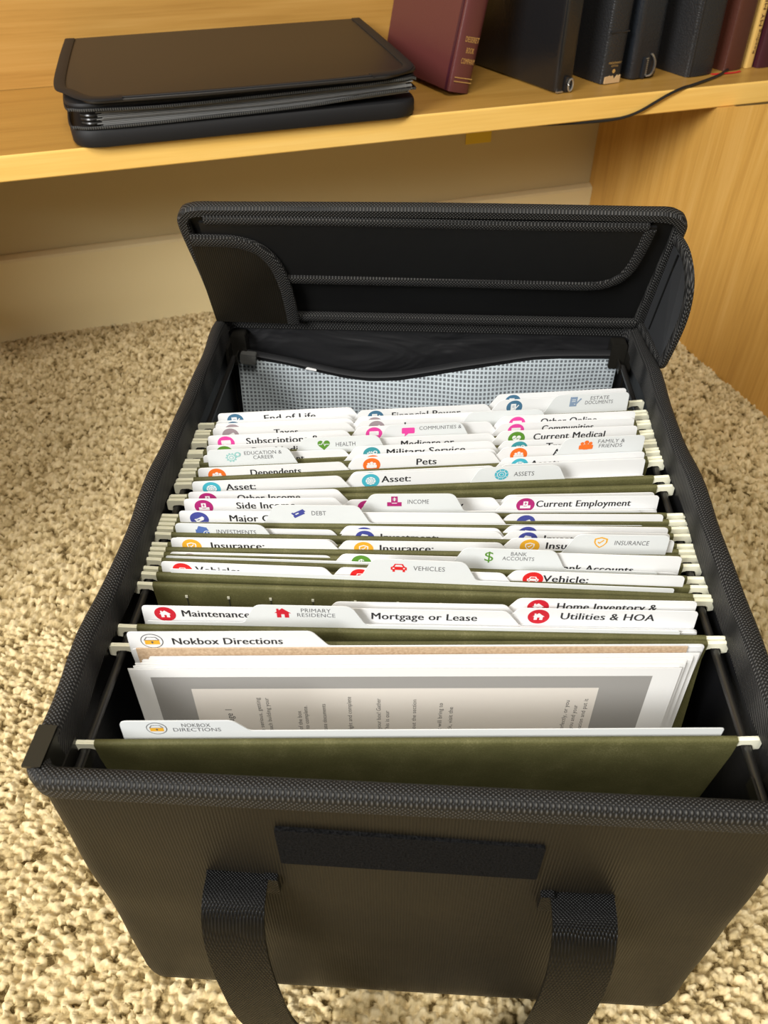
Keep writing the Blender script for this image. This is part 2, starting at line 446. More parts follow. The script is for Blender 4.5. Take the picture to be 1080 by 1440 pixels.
def wall_strip(pts, thick, name, mats):
    zs = [FLOOR+.0005, FLOOR+.003, FLOOR+.008, FLOOR+.016] + [FLOOR+.016+(TOP-.002-FLOOR-.016)*k/26 for k in range(1, 27)]
    vs = []; fs = []; mi = []
    n = len(zs)
    for (p, nr) in pts:
        for k, z in enumerate(zs):
            ins = {0: -.006, 1: -.0028, 2: -.0008}.get(k, 0)
            d = ins + bulge(p[0], p[1], z) + (.0035 if nr[1] < -.3 else -.002)*(1-(z-FLOOR)/(TOP-FLOOR))
            vs.append((p[0]+nr[0]*d, p[1]+nr[1]*d, z))
        for k, z in enumerate(zs):
            vs.append((p[0]-nr[0]*thick, p[1]-nr[1]*thick, z))
    c = 2*n; L = len(pts); mb = MB()
    fo = []; fi = []
    for i in range(L-1):
        for k in range(n-1):
            fo.append((i*c+k, (i+1)*c+k, (i+1)*c+k+1, i*c+k+1))
            fi.append((i*c+n+k, i*c+n+k+1, (i+1)*c+n+k+1, (i+1)*c+n+k))
        fo.append((i*c+n-1, (i+1)*c+n-1, (i+1)*c+2*n-1, i*c+2*n-1))
        fo.append((i*c, i*c+n, (i+1)*c+n, (i+1)*c))
    for i in (0, L-1):
        fo += [(i*c+k, i*c+k+1, i*c+n+k+1, i*c+n+k) for k in range(n-1)]
    mb.add(vs, fo, 0); mb.f += fi; mb.m += [1]*len(fi)
    return mb.build(name, mats, box, smooth=True)
wall_strip(front, .0055, 'front_panel', [M['ribbed'], M['lining']])
wall_strip(back, .0055, 'back_panel', [M['ribbed'], M['satin']])
wall_strip(right, .0045, 'side_panel', [M['ribbed'], M['lining']])
wall_strip(left, .0045, 'side_panel', [M['ribbed'], M['lining']])
bp = MB(); per = [p for p, _ in front+right+back+left]
bp.prism_z([(x*.955, .125+(y-.125)*.96) for x, y in per], FLOOR-.001, FLOOR+.005)
bp.build('base_panel', M['lining'], box)
def rim(pts, name, inner=.0065, drop_in=.006, wob=0):
    prof = [(.0020, TOP-.0125), (.0026, TOP-.011), (.0029, TOP-.004), (.0020, TOP-.0005), (0, TOP+.0012), (-.0030, TOP+.0014),
            (-inner+.0012, TOP+.0006), (-inner-.0006, TOP-.002), (-inner-.0006, TOP-drop_in), (-inner+.0010, TOP-drop_in-.001)]
    fr = []
    for i, (p, nr) in enumerate(pts):
        dz = wob*(.0012*math.sin(i*.55)+.0008*math.sin(i*1.3)); dn = wob*.0008*math.sin(i*.8+1)
        if wob and 11 < i < 16: dn += .0012*(1-abs(i-13.5)/2.5)
        fr.append(((p[0]+nr[0]*dn, p[1]+nr[1]*dn, dz), (nr[0], nr[1], 0), (0,0,1)))
    return MB().sweep(fr, prof).build(name, M['binding'], box, smooth=True)
rim(front, 'edge_binding'); rim(back, 'edge_binding', drop_in=.009)
rim(left, 'edge_binding', drop_in=.019, wob=1); rim(right, 'edge_binding', drop_in=.019, wob=1)
# loop strip
vs_ = MB().prism_y(rounded([(-.0610, -.0440), (.0580, -.0470), (.0580, -.0140), (-.0610, -.0100)], .0012, 3), Y0-.0030, Y0+.001)
vel = vs_.build('fastener_strip', M['velcro'], box)
# carrying handle: a webbing loop from two slots in the front
def frame_path(pts):
    return smooth_path(pts, 10)
hp = frame_path([(-.0835, Y0+.002, -.0610), (-.0835, Y0-.0060, -.0595), (-.0835, Y0-.0165, -.0625), (-.0832, Y0-.0245, -.074), (-.082, Y0-.0300, -.093),
                 (-.079, Y0-.0350, -.122), (-.074, Y0-.0385, -.160), (-.060, Y0-.0400, -.196), (-.033, Y0-.0400, -.2115), (0, Y0-.0400, -.2145),
                 (.033, Y0-.0400, -.2115), (.060, Y0-.0400, -.196), (.073, Y0-.0385, -.160), (.078, Y0-.0350, -.124), (.0805, Y0-.0300, -.096),
                 (.0812, Y0-.0245, -.077), (.0815, Y0-.0165, -.0655), (.0815, Y0-.0060, -.0625), (.0815, Y0+.002, -.0640)])
fr = []
nP = len(hp)
for i, p in enumerate(hp):
    t = (hp[min(i+1, nP-1)] - hp[max(i-1, 0)]).normalized()
    out = Vector((0, -1, 0)) - t*t.dot(Vector((0, -1, 0)))
    if out.length < .5:
        # near the slots the strap runs straight out of the panel and its face looks up
        up = Vector((0, 0, 1)) - t*t.z
        k = out.length/.5
        out = out.normalized()*k + up.normalized()*(1-k) if out.length > 1e-4 else up
    out.normalize(); side = t.cross(out).normalized()
    if i < nP/2: side = side
    fr.append((p, side, out))
wd = .0150; tk = .0008
hprof = [(-wd, -tk), (-wd*.5, -tk*.8), (0, -tk), (wd*.5, -tk*.8), (wd, -tk), (wd, tk), (wd*.5, tk*1.3), (0, tk), (-wd*.5, tk*1.3), (-wd, tk)]
MB().sweep(fr, hprof).build('handle', M['webbing'], box, smooth=True)
for cx, cz, sgn in ((-.0835, -.0610, 1), (.0815, -.0640, -1)):
    sl = MB().prism_y(rounded([(cx-.0160, cz-.0030), (cx+.0160, cz-.0030), (cx+.0160, cz+.0018), (cx-.0160, cz+.0018)], .002, 3), Y0-.0032, Y0+.001)
    sl.build('handle_slot', M['lid_lining'], box)
    xo = cx+sgn*.0150
    tb = MB().prism_y(rounded([(xo-sgn*.002, cz-.0125), (xo+sgn*.0048, cz-.0125), (xo+sgn*.0048, cz+.0035), (xo-sgn*.002, cz+.004)], .0008, 3), Y0-.0056, Y0-.002)
    tb.build('handle_stitch_tab', M['webbing'], box)
# rails and their corner clips
RX = .1543
for s in (-1, 1):
    MB().tube([(s*RX, Y0+.008, -.0052), (s*RX, .30, -.0052)], .0021, 12).build('file_rail', M['black_metal'], box, smooth=True)
    cl = MB()
    # a channel clamped over the rim
    a, b = sorted((s*.1662, s*.1580)); cl.box((a, Y0+.0040, TOP+.0012), (b, Y0+.0240, TOP+.0026))
    a, b = sorted((s*.1592, s*.1580)); cl.box((a, Y0+.0040, -.006), (b, Y0+.0240, TOP+.0022))
    cl.build('rim_clip', M['bronze_plastic'], box)
    for yy in (Y0+.0075, .298):
        bk = MB()
        a, b = sorted((s*.1598, s*.1572)); bk.box((a, yy, -.014), (b, yy+.022, .004))
        a, b = sorted((s*.1578, s*.1515)); bk.box((a, yy, -.0105), (b, yy+.022, -.0078))
        a, b = sorted((s*.1522, s*.1512)); bk.box((a, yy, -.0105), (b, yy+.022, -.003))
        bk.build('rail_bracket', M['bronze_plastic'], box)
# hook catch at the back corners
for s in (-1, 1):
    MB().prism_y(rounded([(s*.151-.006, -.012), (s*.151+.006, -.012), (s*.151+.006, .010), (s*.151-.006, .010)], .002, 3), .3085, .3195).build('corner_block', M['bronze_plastic'], box)

# back pocket of clear mesh with a zip
zx = [-.1545, -.140, -.112, -.087, -.066, -.046, -.022, .001, .028, .055, .085, .115, .140, .1525]
zz = [-.0060, -.0085, -.0135, -.0190, -.0232, -.0250, -.0232, -.0185, -.0125, -.0075, -.0022, -.0008, -.0006, -.0006]
def ztop(x): return float(np.interp(x, zx, zz))
def ypk(x, z):
    t = max(0, min(1, (ztop(x)-z)/.19)); s = math.cos(math.pi*x/.33)
    return .3155 - .003 - .020*math.sin(math.pi*min(1, t*1.15+.10))*max(s, 0) - .0042*math.sin(x*38+1)*math.sin(math.pi*t) - .0022*math.sin(x*88+z*60)*min(1, t*4)
NX, NZ = 60, 26; pk = MB(); vs = []; fs = []
for j in range(NZ+1):
    for i in range(NX+1):
        x = -.1545 + .307*i/NX; z = ztop(x)-.003 - (.19+ztop(x))*j/NZ
        vs.append((x, ypk(x, z), z))
fs = [(j*(NX+1)+i, (j+1)*(NX+1)+i, (j+1)*(NX+1)+i+1, j*(NX+1)+i+1) for j in range(NZ) for i in range(NX)]
pk.add(vs, fs)
pocket = pk.build('mesh_pocket', M['mesh_vinyl'], box, smooth=True, fix=False)
zp = smooth_path([(x, .3115-.0035*math.cos(math.pi*x/.33), z) for x, z in zip(zx, zz)], 4)
zfr = [(p, (0, -1, 0), (0, 0, 1)) for p in zp]
MB().sweep(zfr, [(-.001, -.0034), (.0008, -.0034), (.0010, -.001), (.0018, 0), (.0010, .001), (.0008, .0036), (-.001, .0036)]).build('zipper', M['binder_edge'], pocket, smooth=True)
sl = MB().prism_y(rounded([(-.1505, -.0125), (-.1380, -.0135), (-.1370, -.0050), (-.1500, -.0035)], .002, 4), .3035, .3095)
sl.prism_y(rounded([(-.1410, -.0112), (-.1376, -.0115), (-.1376, -.0070), (-.1408, -.0065)], .001, 3), .3030, .3036)
sl.build('zip_slider', M['grey_plastic'], pocket)
tg = MB().prism_y(rounded([(-.0985, -.0172), (-.0890, -.0190), (-.0890, -.0176), (-.0960, -.0160)], .0005, 2), .3050, .3060)
tg.build('care_tag', M['white_card'], pocket)

# lid: a short padded tray leaning over the back of the box, its three flaps bound with tape
la = R(18); LO = Vector((0, .3205, TOP-.002)); LU = Vector((0, -math.sin(la), math.cos(la))); LX = Vector((1, 0, 0)); LN = Vector((0, -math.cos(la), -math.sin(la)))
def lid_pt(s, t, n=0): return LO + LX*s + LU*t + LN*n
def lid_prism(poly, n0, n1):
    mb = MB(); k = len(poly)
    vs = [lid_pt(s, t, n1) for s, t in poly] + [lid_pt(s, t, n0) for s, t in poly]
    mb.add(vs, [tuple(range(k)), tuple(range(2*k-1, k-1, -1))] + [(i+k, (i+1)%k+k, (i+1)%k, i) for i in range(k)])
    return mb
outer = rounded([(-.1645, .002), (.1645, .002), (.1690, .1095), (-.1735, .1080)], [0, 0, .014, .014], 8)
lid = lid_prism(outer, -.005, .0005).build('lid', [M['lid_lining']], box)
def bind(path, nrm, name, wdt, thk, parent, closed=False):
    """flat woven tape folded over an edge along path"""
    P = [Vector(p) for p in path]; fr = []
    for i, p in enumerate(P):
        t = (P[min(i+1, len(P)-1)] - P[max(i-1, 0)]).normalized()
        a = t.cross(nrm).normalized(); fr.append((p, a, nrm))
    h = wdt/2
    pr = [(-h, -thk*.6), (-h*.6, -thk), (h*.6, -thk), (h, -thk*.6), (h*1.05, 0), (h, thk*.6), (h*.6, thk), (-h*.6, thk), (-h, thk*.6), (-h*1.05, 0)]
    return MB().sweep(fr, pr).build(name, M['binding'], parent, smooth=True)
def inset_path(pts, n=6): return smooth_path([Vector((a, b, 0)) for a, b in pts], n)
lp = inset_path([(-.1625, .004), (-.1660, .050), (-.1705, .090), (-.1690, .1015), (-.1600, .1060), (-.130, .1067), (0, .1082), (.130, .1078), (.156, .1070), (.1655, .1020), (.1668, .090), (.1650, .050), (.1628, .004)])
bind([lid_pt(p.x, p.y, .0010) for p in lp], LN, 'edge_binding', .0085, .0045, lid)
# front lip folded down on the inside of the lid
lipp = rounded([(-.1590, .1000), (-.1590, .0488), (.1405, .0470), (.1500, .1020)], [0, 0, .026, 0], 8)
lip = lid_prism(lipp, .0045, .0068).build('lip_flap', M['lid_lining'], lid)
bp_ = inset_path([(-.1450, .0505), (-.08, .0503), (0, .0498), (.08, .0492), (.112, .0490), (.128, .0515), (.1385, .0600), (.1435, .0750), (.1465, .1000)], 6)
bind([lid_pt(p.x, p.y, .0060) for p in bp_], LN, 'edge_binding', .0075, .0024, lip)
bind([lid_pt(-.155+.300*k/12, .1014+.0004*math.sin(k/2), .0058) for k in range(13)], LN, 'edge_binding', .0060, .0022, lip)
# lower inner panel strip by the hinge
hs = [lid_pt(-.160+.320*k/12, .0085, .0035) for k in range(13)]
bind(hs, LN, 'hinge_tape', .0075, .0030, lid)
# left flap folded inwards
lfp = rounded([(-.1660, .0070), (-.1030, .0060), (-.1035, .0560), (-.1230, .0850), (-.1680, .0885)], [0, 0, .016, .018, 0], 7)
lf = lid_prism(lfp, .0072, .0092).build('side_flap', M['ribbed'], lid)
lb = inset_path([(-.1670, .0862), (-.150, .0862), (-.134, .0850), (-.121, .0795), (-.1125, .0690), (-.1080, .0550), (-.1055, .036), (-.1050, .018), (-.1050, .007)], 6)
bind([lid_pt(p.x, p.y, .0085) for p in lb], LN, 'edge_binding', .0090, .0022, lf)
# right flap splayed out beside the box
rp = [Vector(v) for v in ((.1655, .3170, .0240), (.1660, .2865, .1040), (.1690, .2680, .1000), (.1722, .2560, .0850), (.1735, .2545, .0610), (.1710, .2610, .0260), (.1700, .2660, .0205))]
rn = Vector((-.985, -.12, .05)).normalized()
mb = MB(); k = len(rp)
mb.add([p for p in rp] + [p - rn*.002 for p in rp], [tuple(range(k)), tuple(range(2*k-1, k-1, -1))] + [(i+k, (i+1)%k+k, (i+1)%k, i) for i in range(k)])
rf = mb.build('side_flap', M['flap_inner'], lid)
pth = smooth_path([p for p in rp[1:]], 6)
bind([p for p in pth], rn, 'edge_binding', .0075, .0024, rf)
bind(smooth_path([rp[0]+Vector((-.001, -.004, 0)), (rp[0]+rp[6])/2+Vector((-.001, 0, .001)), rp[6]], 5), rn, 'edge_binding', .0060, .0020, rf)
mb = MB()
seam = [rp[0].lerp(rp[1], t) + (rp[5]-rp[0])*.30*(1-.3*t) + rn*.0006 for t in (.06, .3, .6, .9)]
mb.tube(seam, .0007, 6); mb.build('seam', M['lid_lining'], rf)

# ------------------------------------------------------------------ hanging folders, dividers, file folders
# y of each hanger rod at its left and right end, front to back, two per hanging folder
RODS = [(-0.0474, -0.0303), (0.0089, 0.0253), (0.0211, 0.0285), (0.0514, 0.0543), (0.059, 0.0573), (0.0634, 0.0641), (0.0702, 0.0705), (0.0748, 0.0803), (0.0788, 0.0871), (0.0829, 0.0917), (0.0914, 0.0964), (0.0963, 0.1047), (0.1, 0.1108), (0.1038, 0.117), (0.1076, 0.1227), (0.1221, 0.1494), (0.1261, 0.1585), (0.1379, 0.1746), (0.1421, 0.1783), (0.1486, 0.1844), (0.1522, 0.1875), (0.1589, 0.1938), (0.1619, 0.1969), (0.1695, 0.2042), (0.1719, 0.2075), (0.1813, 0.2158), (0.1845, 0.2191), (0.191, 0.2269), (0.1943, 0.2312), (0.2027, 0.2437)]
ROWS = [
 [('C', 1, -0.0355, 3.28, 0.0134), ('F', 'L', 0.0115, 3.16, 0.0184)],
 [('C', 2, 0.0263, 1.42, 0.0182), ('F', 'L', 0.0285, 1.42, 0.0135), ('F', 'M', 0.0307, 1.42, 0.0118), ('F', 'R', 0.0329, 1.42, 0.012), ('F', 'M', 0.0351, 1.42, 0.0118), ('F', 'R', 0.0373, 1.42, 0.0147)],
 [('C', 3, 0.0589, -0.26, 0.0193), ('F', 'L', 0.0603, -0.15, 0.0094), ('F', 'M', 0.0616, -0.04, 0.0088), ('F', 'R', 0.063, 0.07, 0.0098)],
 [('C', 4, 0.0713, 0.19, 0.0177), ('F', 'R', 0.0731, 0.44, 0.0137), ('F', 'M', 0.0748, 0.68, 0.0065), ('F', 'L', 0.0766, 0.92, 0.003)],
 [('C', 5, 0.0834, 1.61, 0.017), ('F', 'L', 0.0843, 1.62, 0.0086), ('F', 'M', 0.0851, 1.64, 0.0077), ('F', 'R', 0.086, 1.66, 0.0107), ('F', 'L', 0.0868, 1.68, 0.0067)],
 [('C', 1, 0.0945, 1.02, 0.0092), ('F', 'R', 0.0956, 1.13, 0.0077), ('F', 'M', 0.0967, 1.23, 0.0053), ('F', 'L', 0.0977, 1.34, 0.0036), ('F', 'M', 0.0988, 1.45, 0.0062), ('F', 'R', 0.0999, 1.56, 0.0076)],
 [('C', 2, 0.1061, 2.14, 0.0161), ('F', 'L', 0.1073, 2.25, 0.0102), ('F', 'M', 0.1085, 2.36, 0.0088), ('F', 'R', 0.1097, 2.47, 0.0069)],
 [('C', 3, 0.117, 3.11, 0.0161), ('F', 'L', 0.1203, 3.47, 0.0109), ('F', 'R', 0.1234, 3.76, 0.0072), ('F', 'M', 0.1266, 4.05, 0.004), ('F', 'R', 0.1297, 4.34, 0.003), ('F', 'L', 0.1329, 4.63, 0.0079)],
 [('C', 4, 0.1436, 6.28, 0.0134), ('F', 'L', 0.1458, 6.41, 0.0093), ('F', 'M', 0.1481, 6.55, 0.0088), ('F', 'R', 0.1504, 6.68, 0.009), ('F', 'M', 0.1527, 6.81, 0.0066), ('F', 'R', 0.155, 6.95, 0.0103)],
 [('C', 5, 0.1609, 6.92, 0.02), ('F', 'L', 0.1621, 6.9, 0.0078), ('F', 'M', 0.1633, 6.89, 0.0097), ('F', 'R', 0.1646, 6.87, 0.0115), ('F', 'M', 0.1658, 6.86, 0.0101)],
 [('C', 1, 0.1707, 6.75, 0.015), ('F', 'M', 0.1723, 6.73, 0.0116), ('F', 'R', 0.1739, 6.71, 0.0099), ('F', 'L', 0.1755, 6.69, 0.0074)],
 [('C', 2, 0.1804, 6.69, 0.0144), ('F', 'R', 0.1822, 6.68, 0.0117), ('F', 'M', 0.184, 6.66, 0.0092), ('F', 'L', 0.1859, 6.65, 0.0072)],
 [('C', 3, 0.1907, 6.79, 0.0146), ('F', 'L', 0.1924, 6.75, 0.0106), ('F', 'R', 0.1941, 6.71, 0.0095), ('F', 'M', 0.1959, 6.67, 0.0103), ('F', 'R', 0.1976, 6.63, 0.013)],
 [('C', 4, 0.2026, 6.65, 0.014), ('F', 'L', 0.204, 6.7, 0.0085), ('F', 'M', 0.2054, 6.75, 0.0089), ('F', 'M', 0.2068, 6.79, 0.0109), ('F', 'L', 0.2082, 6.84, 0.0092)],
 [('C', 5, 0.2137, 7.13, 0.0174), ('F', 'L', 0.2154, 7.26, 0.007), ('F', 'R', 0.2171, 7.38, 0.0125), ('F', 'M', 0.2188, 7.51, 0.0083), ('F', 'L', 0.2205, 7.64, 0.0105), ('F', 'R', 0.2223, 7.76, 0.0134)]]
TEXT = [
 [('NOKBOX\nDIRECTIONS', 'box', 'amber'), ('Nokbox Directions', 'box', 'amber')],
 [('PRIMARY\nRESIDENCE', 'house', 'red'), ('Maintenance', 'house', 'red'), ('Mortgage or Lease', None, 'red'), ('Utilities & HOA', 'house', 'red'), ('', None, 'red'), ('Home Inventory &', 'house', 'red')],
 [('VEHICLES', 'car', 'vred'), ('Vehicle:', 'car', 'vred'), ('', 'car', 'vred'), ('Vehicle:', 'car', 'vred')],
 [('BANK\nACCOUNTS', 'dollar', 'green'), ('Bank Accounts', None, 'green'), ('Bank:', 'dollar', 'green'), ('', 'dollar', 'grey')],
 [('INSURANCE', 'shield', 'amber'), ('Insurance:', 'shield', 'amber'), ('Insurance:', 'shield', 'amber'), ('Insurance:', 'shield', 'amber'), ('', 'shield', 'amber')],
 [('INVESTMENTS', 'wallet', 'blue'), ('Investment:', 'wallet', 'indigo'), ('Investment:', 'wallet', 'indigo'), ('', None, 'indigo'), ('', 'wallet', 'indigo'), ('', 'wallet', 'indigo')],
 [('DEBT', 'cards', 'indigo'), ('Major Credit', 'cards', 'indigo'), ('', None, 'indigo'), ('', 'cards', 'indigo')],
 [('INCOME', 'tray', 'magenta'), ('Side Income', 'tray', 'magenta'), ('Current Employment', 'tray', 'magenta'), ('Social Security', 'tray', 'magenta'), ('', None, 'magenta'), ('Other Income', 'tray', 'magenta')],
 [('ASSETS', 'pie', 'teal'), ('Asset:', 'pie', 'teal'), ('Asset:', 'pie', 'teal'), ('', None, 'teal'), ('', 'pie', 'teal'), ('Asset:', 'pie', 'teal')],
 [('FAMILY &\nFRIENDS', 'people', 'orange'), ('Dependents', 'people', 'orange'), ('Pets', 'people', 'orange'), ('Adoption', 'people', 'orange'), ('', 'people', 'orange')],
 [('EDUCATION &\nCAREER', 'gear', 'mint'), ('Military Service', 'gear', 'dteal'), ('Transcripts', 'gear', 'dteal'), ('Employment', None, 'dteal')],
 [('HEALTH', 'heart', 'green'), ('Current Medical', 'heart', 'green'), ('Medicare or', None, 'green'), ('Past Medical', 'heart', 'green')],
 [('COMMUNITIES &\n ', 'speech', 'pink'), ('Subscriptions &', 'speech', 'pink'), ('Communities', 'speech', 'pink'), ('', 'speech', 'pink'), ('Other Online', 'speech', 'pink')],
 [('', None, 'grey'), ('Taxes', 'cards', 'grey'), ('L', 'cards', 'grey'), ('', 'cards', 'grey'), ('', 'cards', 'grey')],
 [('ESTATE\nDOCUMENTS', 'pen', 'steel_pale'), ('', 'pen', 'steel'), ('', 'pen', 'steel'), ('Financial Power', 'pen', 'steel'), ('End of Life', 'pen', 'steel'), ('', 'pen', 'steel')],
]
XOFF = [.003, -.004, -.001, -.007, .001, -.007, -.007, -.006, .005, .005, -.002, 0, 0, 0, .005]
LEFT_TEXT = {'Asset:': 21.5, 'Insurance:': 24, 'Investment:': 24, 'Vehicle:': 20, 'Bank:': 27, 'L': 34}
TITLE = ['directions', 'primary residence', 'vehicles', 'bank accounts', 'insurance', 'investments', 'debt', 'income', 'assets', 'family and friends', 'education', 'health', 'communities', 'taxes', 'estate documents']

_tc = {}
def text_geo(body, bold=0.0, align='CENTER'):
    key = (body, bold, align)
    if key in _tc: return _tc[key]
    cu = bpy.data.curves.new('text', 'FONT'); cu.body = body; cu.size = 1; cu.align_x = align; cu.offset = 0.0
    cu.resolution_u = 3; cu.space_line = .82; cu.space_character = 1.04
    o = bpy.data.objects.new('text', cu); COL.objects.link(o)
    dg = bpy.context.evaluated_depsgraph_get(); dg.update()
    me = bpy.data.meshes.new_from_object(o.evaluated_get(dg))
    vs = [(v.co.x, v.co.y) for v in me.vertices]; fs = [tuple(p.vertices) for p in me.polygons]
    bpy.data.objects.remove(o, do_unlink=True); bpy.data.curves.remove(cu); bpy.data.meshes.remove(me)
    _tc[key] = (vs, fs); return vs, fs
def put_text(mb, body, cx, zbase, cap, width=None, bold=.018, align='CENTER', y=0, mi=0, rot=False):
    """cap: capital height (m); zbase: baseline of the first line"""
    vs, fs = text_geo(body, bold, align)
    if not vs: return
    x0 = min(v[0] for v in vs); x1 = max(v[0] for v in vs)
    k = cap/.69; kx = k if width is None else width/(x1-x0)
    if align == 'LEFT': off = x0
    elif align == 'RIGHT': off = x1
    else: off = (x0+x1)/2
    if rot: out = [(cx - v[1]*k, y, zbase + (v[0]-off)*kx) for v in vs]
    else: out = [(cx + (v[0]-off)*kx, y, zbase + v[1]*k) for v in vs]
    mb.add(out, fs, mi)
def flat(mb, poly, y, mi=0):
    mb.add([(x, y, z) for x, z in poly], [tuple(range(len(poly)))], mi)

def ring_pts(n, r0, r1):
    return [((r0 if k % 2 else r1)*math.cos(2*math.pi*(k+.5)/n), (r0 if k % 2 else r1)*math.sin(2*math.pi*(k+.5)/n)) for k in range(n)]
HEART = [(1.0*(16*math.sin(t)**3)/17, (13*math.cos(t)-5*math.cos(2*t)-2*math.cos(3*t)-math.cos(4*t))/15) for t in [2*math.pi*k/28 for k in range(28)]]
SHIELD = [(0,1),(.85,.68),(.85,0),(.5,-.6),(0,-1),(-.5,-.6),(-.85,0),(-.85,.68)]
def sc(poly, s, dx=0, dy=0): return [(x*s+dx, y*s+dy) for x, y in poly]
GLYPH = {   # lists of (polygon, 0 = glyph colour, 1 = the other colour)
 'house': [([(-1,0),(-.7,.26),(-.7,.8),(-.42,.8),(-.42,.52),(0,.9),(1,0),(.72,0),(.72,-.8),(.2,-.8),(.2,-.2),(-.2,-.2),(-.2,-.8),(-.72,-.8),(-.72,0)], 0)],
 'car': [([(-1,-.45),(-1,.05),(-.75,.15),(-.5,.65),(.5,.65),(.75,.15),(1,.05),(1,-.45),(.78,-.45),(.78,-.8),(.48,-.8),(.48,-.45),(-.48,-.45),(-.48,-.8),(-.78,-.8),(-.78,-.45)], 0),
         ([(-.52,.15),(-.36,.48),(.36,.48),(.52,.15)], 1), (circle(-.66,-.15,.13,10), 1), (circle(.66,-.15,.13,10), 1)],
 'shield': [(SHIELD, 0), (sc(SHIELD,.76), 1), ([(-.42,.05),(-.15,-.25),(.45,.40),(.30,.52),(-.15,.02),(-.30,.18)], 0)],
 'wallet': [([(-.9,.1),(-.5,.95),(.55,.7),(.75,.1)], 0), ([(-1,.3),(.75,.3),(.75,-.8),(-1,-.8)], 0), (circle(.5,-.4,.52,18), 1), (circle(.5,-.4,.40,18), 0), ([(.42,-.66),(.58,-.66),(.58,-.14),(.42,-.14)], 1)],
 'cards': [([(-1,-.1),(.55,.8),(1,.25),(-.55,-.65)], 0), ([(-.74,.05),(.66,.86),(.74,.76),(-.66,-.05)], 1), ([(-.72,-.62),(.72,.2),(.92,-.1),(-.5,-.95)], 0), ([(-.45,-.2),(0,.06),(.12,-.1),(-.33,-.36)], 1)],
 'tray': [([(-1,-.1),(-.5,-.1),(-.3,-.35),(.3,-.35),(.5,-.1),(1,-.1),(1,-.85),(-1,-.85)], 0), ([(-.45,-.2),(-.45,.95),(.45,.95),(.45,-.2)], 0), ([(-.08,.1),(.08,.1),(.08,.75),(-.08,.75)], 1), ([(-.25,.3),(.25,.3),(.25,.38),(-.25,.38)], 1), ([(-.25,.5),(.25,.5),(.25,.58),(-.25,.58)], 1)],
 'pie': [(circle(0,0,1,26), 0), (circle(0,0,.66,22), 1), (circle(0,0,.56,22), 0), (circle(0,0,.34,18), 1), (circle(0,0,.26,16), 0)] + [([(.7*math.cos(a)-.04*math.sin(a), .7*math.sin(a)+.04*math.cos(a)), (math.cos(a)-.04*math.sin(a), math.sin(a)+.04*math.cos(a)), (math.cos(a)+.04*math.sin(a), math.sin(a)-.04*math.cos(a)), (.7*math.cos(a)+.04*math.sin(a), .7*math.sin(a)-.04*math.cos(a))], 1) for a in [2*math.pi*k/8+.3 for k in range(8)]],
 'people': [(circle(-.62,.30,.28,14), 0), (circle(.62,.30,.28,14), 0), (circle(0,.52,.34,14), 0), (rounded([(-1.05,-.75),(-.25,-.75),(-.25,.05),(-1.05,.05)],.2,3), 0), (rounded([(.25,-.75),(1.05,-.75),(1.05,.05),(.25,.05)],.2,3), 0), (rounded([(-.45,-.8),(.45,-.8),(.45,.2),(-.45,.2)],.2,3), 0)],
 'gear': [(sc([p for a in range(10) for p in ((.95*math.cos(2*math.pi*(a-.22)/10), .95*math.sin(2*math.pi*(a-.22)/10)), (.95*math.cos(2*math.pi*(a+.22)/10), .95*math.sin(2*math.pi*(a+.22)/10)), (.74*math.cos(2*math.pi*(a+.30)/10), .74*math.sin(2*math.pi*(a+.30)/10)), (.74*math.cos(2*math.pi*(a+.70)/10), .74*math.sin(2*math.pi*(a+.70)/10)))], .9, -.25, -.12), 0),
          (circle(-.25,-.12,.52,18), 1), (circle(-.25,-.12,.36,16), 0), (circle(-.25,-.12,.22,14), 1), (circle(.72,.42,.46,16), 0), (circle(.72,.42,.24,14), 1)],
 'heart': [(HEART, 0), ([(-.8,.02),(-.3,.02),(-.1,.42),(.12,-.32),(.28,.02),(.8,.02),(.8,.14),(.22,.14),(.12,-.02),(-.1,.66),(-.38,.14),(-.8,.14)], 1)],
 'speech': [(rounded([(-1,-.35),(1,-.35),(1,.75),(-1,.75)], .2, 3), 0), ([(-.5,-.2),(-.55,-.9),(.1,-.3)], 0)],
 'pen': [([(-.8,-.9),(.35,-.9),(.35,.9),(-.8,.9)], 0), ([(-.5,.3),(.1,.3),(.1,.42),(-.5,.42)], 1), ([(-.5,0),(.1,0),(.1,.12),(-.5,.12)], 1), ([(0,-.55),(.85,.65),(1.05,.5),(.2,-.65)], 0), ([(-.1,-.42),(.0,-.55),(.16,-.52),(.02,-.36)], 1)],
}
